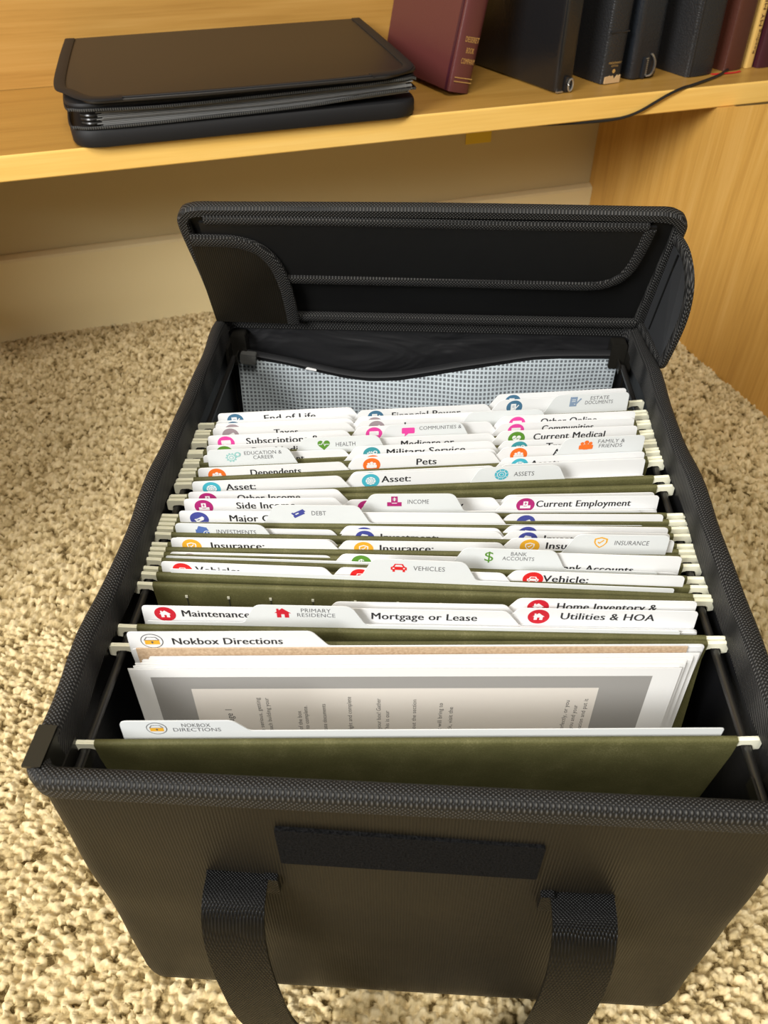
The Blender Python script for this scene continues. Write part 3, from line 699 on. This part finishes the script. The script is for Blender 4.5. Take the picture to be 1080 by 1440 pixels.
def draw_icon(mb, kind, cx, cz, r, y, disc):
    """material slots: 0 colour, 1 white card, 2 grey ink"""
    if kind == 'box':
        flat(mb, circle(cx, cz, r, 36), y, 2); flat(mb, circle(cx, cz, r*.91, 36), y-.00003, 1)
        g = r*.66
        flat(mb, [(cx-g, cz-g*.72), (cx+g, cz-g*.72), (cx+g, cz+g*.16), (cx-g, cz+g*.16)], y-.00006, 0)
        flat(mb, [(cx-g*1.08, cz+g*.16), (cx+g*1.08, cz+g*.16), (cx+g*.66, cz+g*.86), (cx-g*.66, cz+g*.86)], y-.00006, 2)
        flat(mb, [(cx-g*.86, cz+g*.25), (cx+g*.86, cz+g*.25), (cx+g*.55, cz+g*.76), (cx-g*.55, cz+g*.76)], y-.00009, 1)
        flat(mb, circle(cx, cz-g*.2, g*.17, 12), y-.00009, 2)
        flat(mb, [(cx-g*.08, cz-g*.5), (cx+g*.08, cz-g*.5), (cx+g*.08, cz-g*.25), (cx-g*.08, cz-g*.25)], y-.00009, 2)
        return
    col, other = 0, 1
    if disc:
        flat(mb, circle(cx, cz, r, 32), y, 0); col, other = 1, 0; r *= .56; y -= .00003
    if kind == 'dollar':
        put_text(mb, '$', cx, cz-r*.85, r*1.7, None, .03, 'CENTER', y, col); return
    for i, (poly, w) in enumerate(GLYPH[kind]):
        flat(mb, sc(poly, r, cx, cz), y-.00003*i, col if w == 0 else other)

# prototype of the hanging folder's wire hooks
def rod_mesh():
    mb = MB(); hw = .149
    for s in (-1, 1):
        P = [(.1400, -.0034), (.1400, .0004), (.1590, .0012), (.1606, .0002), (.1608, -.0062), (.1580, -.0070), (.1574, -.0036), (.1560, -.0027), (.1520, -.0027), (.1500, -.0036), (.1478, -.0060)]
        P = [(s*x, z) for x, z in P]
        if s < 0: P = P[::-1]
        mb.prism_y(rounded(P, .0005, 2), -.0011, .0011)
        q = [(s*.1480, .0002), (s*.1590, .0011), (s*.1590, .0016), (s*.1480, .0010)]
        mb.prism_y(q if s > 0 else q[::-1], -.0004, .0004)
    mb.box((-.140, -.0007, -.0032), (.140, .0007, .0002))
    return mb
FW = .149
def flap_mesh(yaw_len, dy_bottom, slots):
    """green flap hanging from its rod at the origin; its lower edge is moved by dy_bottom"""
    mb = MB(); H = .214; vs = []
    pr = []                                       # section in (y, z): folded over the rod
    t = .00042
    for a in range(0, 181, 20): pr.append((-.0013*math.cos(R(a)), .0013*math.sin(R(a))))
    sec = [(-.0013, -.010)] + pr + [(.0013, -.009)]
    # outer section, closed, sheet hangs from the front of the bead
    outl = [(dy_bottom-t, -H), (-.0016, -.011), (-.0018, -.002)] + [(-.0018*math.cos(R(a)), .0018*math.sin(R(a))) for a in range(15, 180, 15)] + [(.0018, -.002), (.0014, -.0105), (-.0004, -.0125), (dy_bottom+t, -H)]
    xs = [-FW, -FW+.004] + [-.12+.24*k/12 for k in range(13)] + [FW-.004, FW]
    n = len(outl)
    for i, x in enumerate(xs):
        for y, z in outl:
            k = 1.0
            xx = x
            if z < -.15: xx = x*(1-.012*(-z-.15)/.06)
            vs.append((xx, y + .0004*math.sin(x*31+z*20)*min(1, -z*20 if z < 0 else 0), z))
    fs = []
    for k in range(len(xs)-1):
        for i in range(n):
            j = (i+1)%n; fs.append((k*n+i, k*n+j, (k+1)*n+j, (k+1)*n+i))
    fs.append(tuple(range(n-1,-1,-1))); fs.append(tuple(range(n*(len(xs)-1), n*len(xs))))
    mb.add(vs, fs)
    if slots:
        for k in range(10):
            x = -.131 + .0238*k
            mb.box((x-.0003, -.00205, -.0170), (x+.0003, -.0012, -.0066), 1)
            mb.box((x-.0007, -.0022, -.0080), (x+.0007, -.0013, -.0062), 2)  # pale dot painted as the glint on each slit
    return mb
def hang(i):
    (fl, fr_), (bl, br) = RODS[2*i], RODS[2*i+1]
    fc, bc = (fl+fr_)/2, (bl+br)/2
    lab = 'olive green hanging folder holding the %s papers' % TITLE[i]
    if i == 0: lab = 'olive green hanging folder nearest the front of the box, holding printed pages'
    t = thing('hanging_folder', Matrix.Translation((0, fc, 0)), lab, 'hanging folder', 'hanging folders in the file box')
    gap = bc-fc; mid = min(gap*.5, .022) if i else .016
    for which, (l, r_, c) in enumerate(((fl, fr_, fc), (bl, br, bc))):
        yaw = math.atan2(r_-l, 2*FW)
        mt = Matrix.Translation((0, c-fc, 0)) @ Matrix.Rotation(yaw, 4, 'Z')
        db = (mid - .0007) if which == 0 else (mid - gap + .0007)
        flp = flap_mesh(0, db, (i, which) in ((1, 1), (7, 1))).build('flap', [M['green'], M['slot'], M['slot_glint']], t, local=True, smooth=True, mat=mt)
        rod_mesh().build('hook_rod', M['hook'], flp, local=True)
    return t
for i in range(15): hang(i)

W2 = .1460
POSW = {'L': 'left', 'M': 'middle', 'R': 'right'}
def text_width(s, per): return per*len(s)
used = {}
front_of = {}
def unique(lab):
    used[lab] = used.get(lab, 0)+1
    return lab if used[lab] == 1 else lab + ', the one behind' if used[lab] == 2 else lab + ', the rearmost'
def divider(gi, k, yc, yaw, zt, txt, icon, col):
    w2 = .1397; fw = 2*w2/5; xa = -w2 + fw*(k-1); xb = xa+fw; zs = zt-{0: .0085, 4: .0158, 9: .0185, 10: .0170, 11: .0170}.get(gi, .0145); zb = -.205
    if k == 1: tab = [(xb+.004, zs), (xb-.003, zt), (xa+.0008, zt), (xa, zs-.006)]; rad = [.004, .006, .004, 0]
    elif k == 5: tab = [(xb, zs-.006), (xb-.0008, zt), (xa+.003, zt), (xa-.004, zs)]; rad = [0, .004, .006, .004]
    else: tab = [(xb+.004, zs), (xb-.003, zt), (xa+.003, zt), (xa-.004, zs)]; rad = [.004, .006, .006, .004]
    poly = [(-w2, zb), (w2, zb)]; rr = [0, 0]
    if k != 5: poly.append((w2, zs)); rr.append(.0015)
    poly += tab; rr += rad
    if k != 1: poly.append((-w2, zs)); rr.append(.0015)
    mt = Matrix.Translation((XOFF[gi], yc, 0)) @ Matrix.Rotation(R(yaw), 4, 'Z')
    o = MB().prism_y(rounded(poly, rr, 5), -.0002, .0002).build('index_divider', M['divider_card'], mat=mt)
    words = txt.replace('\n', ' ').replace('NOKBOX ', '').strip()
    place = ['far left', 'second', 'centre', 'fourth', 'far right'][k-1]
    tag(o, unique('thin grey-white divider with small tab lettered %s' % words if words else 'thin grey divider with a blank tab just in front of the estate documents'), 'divider', 'index dividers in the file box')
    y = -.00026
    tb = MB(); cxi = xa + .0170
    if icon:
        ib = MB(); draw_icon(ib, icon, cxi, zt-.0060, .0044 if icon != 'box' else .0048, y, False)
        ib.build('icon', [IM[col], M['divider_card'], M['grey_ink']], o, local=True, fix=False)
    lines = [l for l in txt.split('\n')]
    if txt:
        if len(lines) == 1: put_text(tb, txt, cxi+.0080, zt-.0078, .0034, text_width(txt, .00215), .004, 'LEFT', y)
        else:
            cx = cxi + .0075 + .0011*max(len(l.strip()) for l in lines)
            for li, l in enumerate(lines):
                if l.strip(): put_text(tb, l, cx, zt-.0049-.0037*li, .0029, text_width(l, .0022), .004, 'CENTER', y)
        tb.build('lettering', M['grey_ink'], o, local=True, fix=False)
    return o
def folder(gi, idx, pos, yc, yaw, zt, txt, icon, col):
    w2 = W2; th = 2*w2/3; k = 'LMR'.index(pos); xa = -w2+th*k; xb = xa+th; zs = zt-.0118; zb = -.206
    wide = .004
    if k == 0: tab = [(xb+wide, zs), (xb-wide, zt), (xa+.001, zt), (xa, zs-.004)]; rad = [.003, .005, .003, 0]
    elif k == 2: tab = [(xb, zs-.004), (xb-.001, zt), (xa+wide, zt), (xa-wide, zs)]; rad = [0, .003, .005, .003]
    else: tab = [(xb+wide, zs), (xb-wide, zt), (xa+wide, zt), (xa-wide, zs)]; rad = [.003, .005, .005, .003]
    poly = [(-w2+.002, zb), (w2-.002, zb)]; rr = [0, 0]
    if k != 2: poly.append((w2, zs)); rr.append(.003)
    poly += tab; rr += rad
    if k != 0: poly.append((-w2, zs)); rr.append(.003)
    dx = [.0006, -.0007, .0002, -.0003, .0008, -.0005][(gi*2+idx) % 6]
    mt = Matrix.Translation((dx, yc, 0)) @ Matrix.Rotation(R(yaw), 4, 'Z')
    o = MB().prism_y(rounded(poly, rr, 5), -.0002, .0002).build('file_folder', M['white_card'], mat=mt)
    if txt and gi: lab = 'white file folder, %s tab printed %s' % (POSW[pos], txt.rstrip(':'))
    elif gi == 0: lab = 'white file folder with left tab printed Directions behind the loose pages'
    elif icon: lab = 'white folder, %s tab half hiding a %s icon, in %s files' % (POSW[pos], {'vred': 'red', 'dteal': 'teal', 'indigo': 'blue', 'steel': 'blue'}.get(col, col), TITLE[gi])
    else: lab = 'white file folder with plain %s tab among the %s files' % (POSW[pos], TITLE[gi])
    tag(o, unique(lab), 'file folder', 'white file folders in the file box')
    lf = MB().prism_y(rounded([(-w2+.002, zb), (w2-.002, zb), (w2-.0005, zs-.0012), (-w2+.0005, zs-.0012)], [0, 0, .003, .003], 4), -.00056, -.00030)
    lf.build('front_leaf', M['white_card'], o, local=True)
    y = -.00026
    if icon:
        ib = MB(); draw_icon(ib, icon, xa+.0125 + (.002 if k else 0), zt-(.0071 if gi == 0 else .0064), .0057, y, icon != 'box')
        ib.build('icon', [IM[col], M['white_card'], M['grey_ink']], o, local=True, fix=False)
    if txt:
        tb = MB()
        base = zt-(.0100 if gi == 0 else .0140 if txt == 'Bank Accounts' else .0081)
        for q in (-1, 0, 1):                      # heavy print
            if txt in LEFT_TEXT: put_text(tb, txt, xa+LEFT_TEXT[txt]*.001+q*.00017, base, .0052, text_width(txt, .0031), .003, 'LEFT', y-.00001*q)
            else: put_text(tb, txt, xa+(.0395 if txt == 'Maintenance' else .0505)+q*.00017, base, .0052, text_width(txt, .00325), .003, 'CENTER', y-.00001*q)
        tb.build('lettering', M['ink'], o, local=True, fix=False)
    return o
for gi, row in enumerate(ROWS):
    for idx, (kind, pos, yc, yaw, zt) in enumerate(row):
        txt, icon, col = TEXT[gi][idx]
        if kind == 'C': divider(gi, pos, yc, yaw, zt, txt, icon, col)
        else: folder(gi, idx, pos, yc, yaw, zt, txt, icon, col)

# loose printed pages standing in front of the directions folder, and a brown card behind them
pg_w, pg_h = .2794, .2100
def page(name, dx, y, zt, mat, lab, cat, group, thick=.00022, rz=0):
    mt = Matrix.Translation((-.0065+dx, y, zt)) @ Matrix.Rotation(R(3.1), 4, 'Z') @ Matrix.Rotation(R(-3.2), 4, 'X') @ Matrix.Rotation(R(rz), 4, 'Y')
    o = MB().prism_y([(-pg_w/2, -pg_h+.004), (pg_w/2, -pg_h+.004), (pg_w/2, 0), (-pg_w/2, 0)], -thick/2, thick/2).build(name, mat, mat=mt)
    return tag(o, lab, cat, group)
page('card_sheet', .003, .0103, .0062, M['kraft'], 'brown kraft card standing behind the loose white pages', 'card', None, .0007)
nS = 9
for k in range(nS):
    t = k/(nS-1)
    page('paper_sheet', .0095*(1-t)+.001*math.sin(k*2.1), .0090-.0058*t, .0025 - .0032*t + .0006*math.sin(k*3), M['page'], 'plain white sheet in the stack between the front printed page and brown card', 'paper sheet', 'loose sheets in the front hanging folder', rz=-.30*(1-t))
fp = page('paper_sheet', 0, .0022, -.0008, M['page'], 'front printed page with grey border and sideways text in the nearest hanging folder', 'paper sheet', None)
gb = MB(); flat(gb, [(-.1298, -.2), (.1262, -.2), (.1262, -.0060), (-.1298, -.0060)], -.00016)
gb.build('printed_border', M['page_grey'], fp, local=True, fix=False)
ib = MB(); flat(ib, [(-.1105, -.2), (.1005, -.2), (.1005, -.0155), (-.1105, -.0155)], -.0002)
ib.build('text_panel', M['page_panel'], fp, local=True, fix=False)
PT = [(-.0918, 'Page 1', .0042, .0130, -.0360), (-.0760, 'be serious, getting', .0027, 0, -.0260), (-.0714, 'approach building your', .0027, 0, -.0262),
      (-.0550, 'back of the box', .0027, 0, -.0375), (-.0515, 'easier to complete.', .0027, 0, -.0330), (-.0417, 'estate documents', .0027, 0, -.0315),
      (-.0280, 'the right and complete', .0027, 0, -.0255), (-.0125, 'and your box! Gather', .0027, 0, -.0270), (-.0080, 'here. (This is our', .0027, 0, -.0375),
      (.0064, 'pull out the section', .0027, 0, -.0280), (.0204, 'because it will bring to', .0027, 0, -.0310), (.0260, 'are stuck, visit the', .0027, 0, -.0345),
      (.0870, 'and perfectly, or you', .0027, 0, -.0290), (.0918, 'best for you and your', .0027, 0, -.0330), (.0966, 'information and put it', .0027, 0, -.0277)]
for nm, lines in (('heading', PT[:1]), ('lettering', PT[1:12]), ('lettering', PT[12:])):
    tb = MB()
    for x, s, cap, wd_, zt in lines: put_text(tb, s, x, zt+.003, cap*.85, wd_ or len(s)*.00165, .012 if wd_ else .006, 'RIGHT', -.00024, 0, True)
    tb.build(nm, M['ink'], fp, local=True, fix=False)


# ------------------------------------------------------------------ zip binder on the shelf
def WM(u, v, z, rot=0, tilt=0):
    return WALL @ Matrix.Translation((u, -v, z)) @ Matrix.Rotation(R(rot), 4, 'Z') @ Matrix.Rotation(R(tilt), 4, 'Y')
bd = thing('zip_binder', WM(.037, .1335, SZ+.0003), 'black zip binder lying open-zipped on the shelf left of the books', 'binder')
hw, hd = .1765, .1300
def rr_(hw, hd, r, ch=0): return rounded([(-hw, -hd), (hw, -hd), (hw, hd), (-hw, hd)], [r, r, .006, .006], 7)
b = MB().prism_z(rr_(hw, hd, .030), 0, .0175, .004); b.build('base_shell', M['binder_edge'], bd, local=True, smooth=True)
for k, (z, zs_) in enumerate(((.0190, -1), (.0345, 1))):
    hh = .0185 if k == 0 else .0335
    pth = smooth_path([(-hw+.001, .05, z), (-hw+.001, -hd+.030, z), (-hw+.010, -hd+.007, z), (-hw+.035, -hd+.0005, z), (-.07, -hd-.0003, z+(.0005 if k == 0 else -.0015)), (.06, -hd-.0003, z+(.0030 if k == 0 else .0005)), (.115, -hd-.0003, z+(.0075 if k == 0 else .0015)), (hw-.034, -hd+.0005, z+(.0085 if k == 0 else .0028)), (hw-.010, -hd+.007, z+(.0080 if k == 0 else .0025)), (hw-.001, -hd+.030, z+(.006 if k == 0 else 0)), (hw-.001, .05, z+.002)], 8)
    zb_ = MB(); zb_.tube(pth, .0014, 6)
    zo = zb_.build('zipper', M['binder_edge'], bd, local=True, smooth=True)
    tm = MB(); L = [0]
    for i in range(1, len(pth)): L.append(L[-1]+(pth[i]-pth[i-1]).length)
    s = 0
    while s < L[-1]:
        i = max(j for j in range(len(L)) if L[j] <= s); i = min(i, len(pth)-2)
        p = pth[i].lerp(pth[i+1], (s-L[i])/max(1e-6, L[i+1]-L[i])); c = p + Vector((0, -.0012, -zs_*0))
        tm.box((c.x-.0005, c.y-.0006, c.z-.0011), (c.x+.0005, c.y+.0006, c.z+.0011)); s += .0022
    tm.build('zipper_teeth', M['grey_plastic'], zo, local=True)
sl = MB()
for k in range(11):
    z = .0185+.00125*k; a = -hw+.030+.003*math.sin(k*2.3); c = hw-.012-.004*math.sin(k*1.7)
    xs_ = [a+(c-a)*j/16 for j in range(17)]
    lift = lambda x: (.0060-.0003*k)*max(0, (x-.02)/.15)**1.3 - .0012*math.exp(-((x+.02)/.09)**2)*k/11
    y = -hd+.0045+.0012*math.sin(k*5)
    sl.add([(x, y, z+lift(x)) for x in xs_] + [(x, hd-.02, z+lift(x)) for x in xs_] + [(x, y, z+.0007+lift(x)) for x in xs_] + [(x, hd-.02, z+.0007+lift(x)) for x in xs_],
           [f for j in range(16) for f in ((j, j+1, j+18, j+17), (j+34, j+51, j+52, j+35), (j, j+34, j+35, j+1))])
sl.build('clear_sleeves', M['sleeve'], bd, local=True)
rg = MB()
for z in (.0215, .0250, .0285): rg.tube(smooth_path([(-hw+.014, -hd+.012, z), (-hw+.022, -hd+.006, z), (-hw+.034, -hd+.009, z)], 4), .0017, 8)
rg.build('binder_ring', M['black_metal'], bd, local=True, smooth=True)
MB().prism_z(rr_(hw-.001, hd-.001, .028), .0345, .0405, .0025).build('upper_shell', M['binder_edge'], bd, local=True, smooth=True)
tiltm = Matrix.Translation((0, hd, .0500)) @ Matrix.Rotation(R(1.6), 4, 'X') @ Matrix.Translation((0, -hd, 0))
cvp = [(-hw-.006, -hd+.052), (-hw+.024, -hd-.0060), (-.05, -hd-.0100), (.07, -hd-.0090), (hw-.040, -hd-.0075), (hw-.001, -hd+.010), (hw+.001, -hd+.045), (hw+.003, hd-.018), (-hw+.006, hd-.022)]
cv = MB().prism_z(rounded(cvp, [.012, .014, .08, .08, .02, .02, .02, .004, .004], 7), -.0016, .0012, .0008)
cvo = cv.build('cover', M['binder_cover'], bd, local=True, smooth=True, mat=tiltm)
def band(pts, w):
    P = smooth_path([(x, y, .0012) for x, y in pts], 6)
    return MB().sweep([(p, ((P[min(i+1, len(P)-1)]-P[max(i-1, 0)]).normalized()).cross(Vector((0, 0, 1))), (0, 0, 1)) for i, p in enumerate(P)], [(-w, -.0004), (w, -.0004), (w, .0008), (w*.8, .0013), (-w*.8, .0013), (-w, .0008)])
band([(-hw+.011, hd-.026), (-hw+.004, .02), (-hw-.001, -hd+.054), (-hw+.008, -hd+.028), (-hw+.026, -hd+.0005), (-hw+.055, -hd-.0028)], .0055).build('cover_binding', M['binder_edge'], cvo, local=True, smooth=True)
band([(hw-.004, hd-.022), (hw-.0045, .02), (hw-.006, -hd+.045), (hw-.009, -hd+.018), (hw-.024, -hd+.003), (hw-.055, -hd-.0025)], .0055).build('cover_binding', M['binder_edge'], cvo, local=True, smooth=True)
band([(-hw+.055, -hd-.0030), (-.05, -hd-.0062), (.06, -hd-.0060), (hw-.055, -hd-.0028)], .0022).build('cover_binding', M['binder_edge'], cvo, local=True, smooth=True)

# ------------------------------------------------------------------ books on the shelf
def book(u, v, rot, tilt, th, dp, ht, mat, lab, spine_round=.003, name='book', lift=0, boards=.0022, pages_in=.004, group='books on the shelf', zipcase=False):
    """local axes: x across the spine (0 = left edge), y into the shelf, z up; leans about its lower left or right edge"""
    px = th if tilt > 0 else 0
    mt = WALL @ Matrix.Translation((u, -v, SZ+.0003+lift)) @ Matrix.Rotation(R(rot), 4, 'Z') @ Matrix.Translation((px, 0, 0)) @ Matrix.Rotation(R(tilt), 4, 'Y') @ Matrix.Translation((-px, 0, 0))
    t = thing(name, mt, lab, 'book', group)
    n = 8; out = []; sr = spine_round
    for k in range(n+1):
        a = math.pi*k/n; out.append((th/2 - th/2*math.cos(a), -sr*math.sin(a)))
    poly = [(0, dp)] + out + [(th, dp), (th-boards, dp)] + [(th/2 + (th/2-boards)*math.cos(math.pi*k/n), boards - (sr*.6)*math.sin(math.pi*k/n)) for k in range(n+1)] + [(boards, dp)]
    if zipcase:
        poly = rounded([(0, dp), (0, 0), (th, 0), (th, dp)], [.004, sr, sr, .004], 6)
    cb = MB().prism_z(poly[::-1] if not zipcase else poly, 0, ht) if not zipcase else MB().prism_z(poly, 0, ht, .003)
    c = cb.build('cover', mat, t, local=True, smooth=True)
    if not zipcase:
        MB().box((boards+.0002, boards+.0005, pages_in), (th-boards-.0002, dp-.004, ht-pages_in)).build('page_block', M['pages'], t, local=True)
    return t, c
# maroon book leaning to the right
t, c = book(.2680, .1985, 12.0, 12.5, .0275, .150, .225, M['maroon'], 'maroon hardback leaning right beside the black zip binder, gold lettering low on spine', .0030)
g = MB()
for z in (.0105, .0145): g.box((.0030, -.0034, z), (.0268, -.0026, z+.0007))
g.build('gold_rule', M['gold'], t, local=True)
tb = MB()
for k, s in enumerate(('DESERET', 'BOOK', 'COMPANY')): put_text(tb, s, .0158, .0500-.0105*k, .0052, .0026*len(s), .006, 'CENTER', -.00335)
tb.build('lettering', M['gold'], t, local=True, fix=False)
MB().box((-.0008, .0035, 0), (.0004, .0075, .225)).build('joint_groove', M['maroon_dark'], t, local=True)
# black smooth zip case
t, c = book(.3885, .2265, 13.0, 1.0, .0260, .165, .235, M['black_leather'], 'tall smooth black leather zip case, first upright book right of the maroon one', .0070, zipcase=True)
z = MB(); z.prism_y(rounded([(.0115, .000), (.0225, .000), (.0225, .014), (.0115, .017)], .003, 4), -.0022, .0004)
zo = z.build('zip_end_tab', M['black_leather'], t, local=True)
rg = MB(); rg.tube([(.0185+.0035*math.cos(a), -.0034, .0075+.0062*math.sin(a)) for a in [2*math.pi*k/20 for k in range(21)]], .0011, 6)
rg.build('zip_pull', M['bright_metal'], zo, local=True, smooth=True)
z = MB(); z.box((.0015, -.0018, .0004), (.0100, .0012, .0018)); z.build('zip_stop', M['bright_metal'], zo, local=True)
# black grained book with a torn spine foot
t, c = book(.4565, .2055, 10.0, 1.0, .0290, .145, .225, M['black_grain'], 'black grained leather book with a torn tan spine foot and gold lettering', .0040)
g = MB()
for zz_ in (.052, .092, .132): MB().box((.0012, -.0044, zz_), (.0278, -.0024, zz_+.0014)).build('raised_band', M['black_grain'], t, local=True)
tb = MB(); put_text(tb, 'MISSIONARY', .0148, .0205, .0022, .0180, .004, 'CENTER', -.0044); put_text(tb, 'EDITION', .0148, .0175, .0018, .0095, .004, 'CENTER', -.0044)
flat(tb, circle(.0148, .0130, .0022, 12), -.0044)
tb.build('lettering', M['gold'], t, local=True, fix=False)
rng = random.Random(5)
wn = MB(); top = [(.0035+.0225*k/10, .0045+.0042*rng.random()) for k in range(11)]
wn.prism_y([(.0035, .0004), (.0260, .0004)] + top[::-1], -.0046, -.0030)
wn.build('torn_spine_foot', M['worn'], t, local=True)
# dark zip case with its zip showing
t, c = book(.4990, .2035, 11.0, -1.5, .0420, .140, .215, M['navy_leather'], 'blue-black leather zip case with open silver zip teeth at its foot', .0090, zipcase=True)
z = MB()
pth = smooth_path([(.0215, -.0012, .003), (.0265, -.0030, .004), (.0305, -.0030, .010), (.0310, -.0022, .017), (.0280, -.0012, .023), (.0255, -.0004, .0255)], 8)
z.tube(pth, .0011, 6); zo = z.build('zipper', M['binder_edge'], t, local=True, smooth=True)
tm = MB()
for i in range(0, len(pth), 2):
    p = pth[i]; tm.box((p.x-.0009, p.y-.0022, p.z-.0006), (p.x+.0009, p.y-.0004, p.z+.0006))
for k in range(9):
    zq = .004+.0021*k; tm.box((.0185, -.0016, zq), (.0225, -.0004, zq+.0010))
tm.build('zipper_teeth', M['bright_metal'], zo, local=True)
MB().prism_y(rounded([(.0148, .0005), (.0195, .0005), (.0195, .020), (.0155, .024)], .002, 3), -.0020, .0006).build('end_tab', M['navy_leather'], t, local=True)
# wide black grained book
t, c = book(.5700, .2085, 9.0, -2.0, .0420, .150, .215, M['black_grain'], 'wide black grained leather book with raised joint, left of the brown book', .0060)
MB().tube([(.0035, -.0034, .001), (.0035, -.0034, .214)], .0016, 8).build('spine_joint', M['black_grain'], t, local=True)
# brown book
t, c = book(.6305, .1990, 8.0, -1.0, .0290, .140, .205, M['brown_leather'], 'reddish brown leather book left of the thin gold spine', .0035)
# gold spined book
t, c = book(.6655, .1955, 8.0, -1.0, .0105, .130, .200, M['gold_paper'], 'thin book with gold spine and dark lettering', .0010, boards=.0012)
tb = MB(); put_text(tb, 'MY MEMOS', .0024, .095, .0048, .050, .012, 'RIGHT', -.0014, 0, True)
tb.v = [(x+.0052, y, z) for x, y, z in tb.v]
tb.build('lettering', M['brown_leather'], t, local=True, fix=False); tb = MB()
put_text(tb, 'Reading', .0076, .042, .0040, .026, .006, 'RIGHT', -.0014, 0, True)
tb.build('lettering', M['brown_leather'], t, local=True, fix=False)
# dark maroon book at the frame edge
t, c = book(.6790, .1985, 8.0, 0, .0300, .140, .205, M['maroon_dark'], 'dark maroon book at the right end of the row', .0035)

# ------------------------------------------------------------------ small things
rb = MB(); P = smooth_path([(.6080, -.2085, SZ+.0007), (.6230, -.2115, SZ+.0012), (.6400, -.2105, SZ+.0008), (.6500, -.2070, SZ+.0007)], 6)
rb.sweep([(p, (0, 1, 0), (0, 0, 1)) for p in P], [(-.0018, -.0003), (.0018, -.0003), (.0018, .0003), (-.0018, .0003)])
rb.v = [tuple(WALL @ Vector(v)) for v in rb.v]
tag(rb.build('ribbon_bookmark', M['red']), 'flat red ribbon bookmark on the shelf in front of the brown book', 'bookmark')
cd = MB(); P = smooth_path([(.8200, -.075, SZ+.0019), (.7640, -.1100, SZ+.0018), (.6800, -.1640, SZ+.0018) , (.6150, -.2165, SZ+.0019), (.5560, -.2480, SZ+.0021), (.5360, -.2560, SZ+.0019), (.5180, -.2578, SZ-.0030), (.5020, -.2578, SZ-.0100), (.4850, -.2578, SZ-.0175), (.4680, -.2574, SZ-.0222), (.4450, -.2555, SZ-.0248), (.4050, -.2515, SZ-.0252), (.3500, -.240, SZ-.0252), (.30, -.21, SZ-.0252)], 8)
P = [p for p in P]
cd.tube(P, .0017, 8); cd.v = [tuple(WALL @ Vector(v)) for v in cd.v]
tag(cd.build('power_cord', M['cord'], smooth=True), 'thin black cable crossing the shelf edge below the books', 'cable')
yt = MB().box((.3765, -.0014, -.0415), (.4160, -.0004, -.0130))
yt.v = [tuple(WALL @ Vector(v)) for v in yt.v]
tag(yt.build('sticky_label', M['yellow']), 'small yellow sticky label on the wall under the shelf edge', 'label')
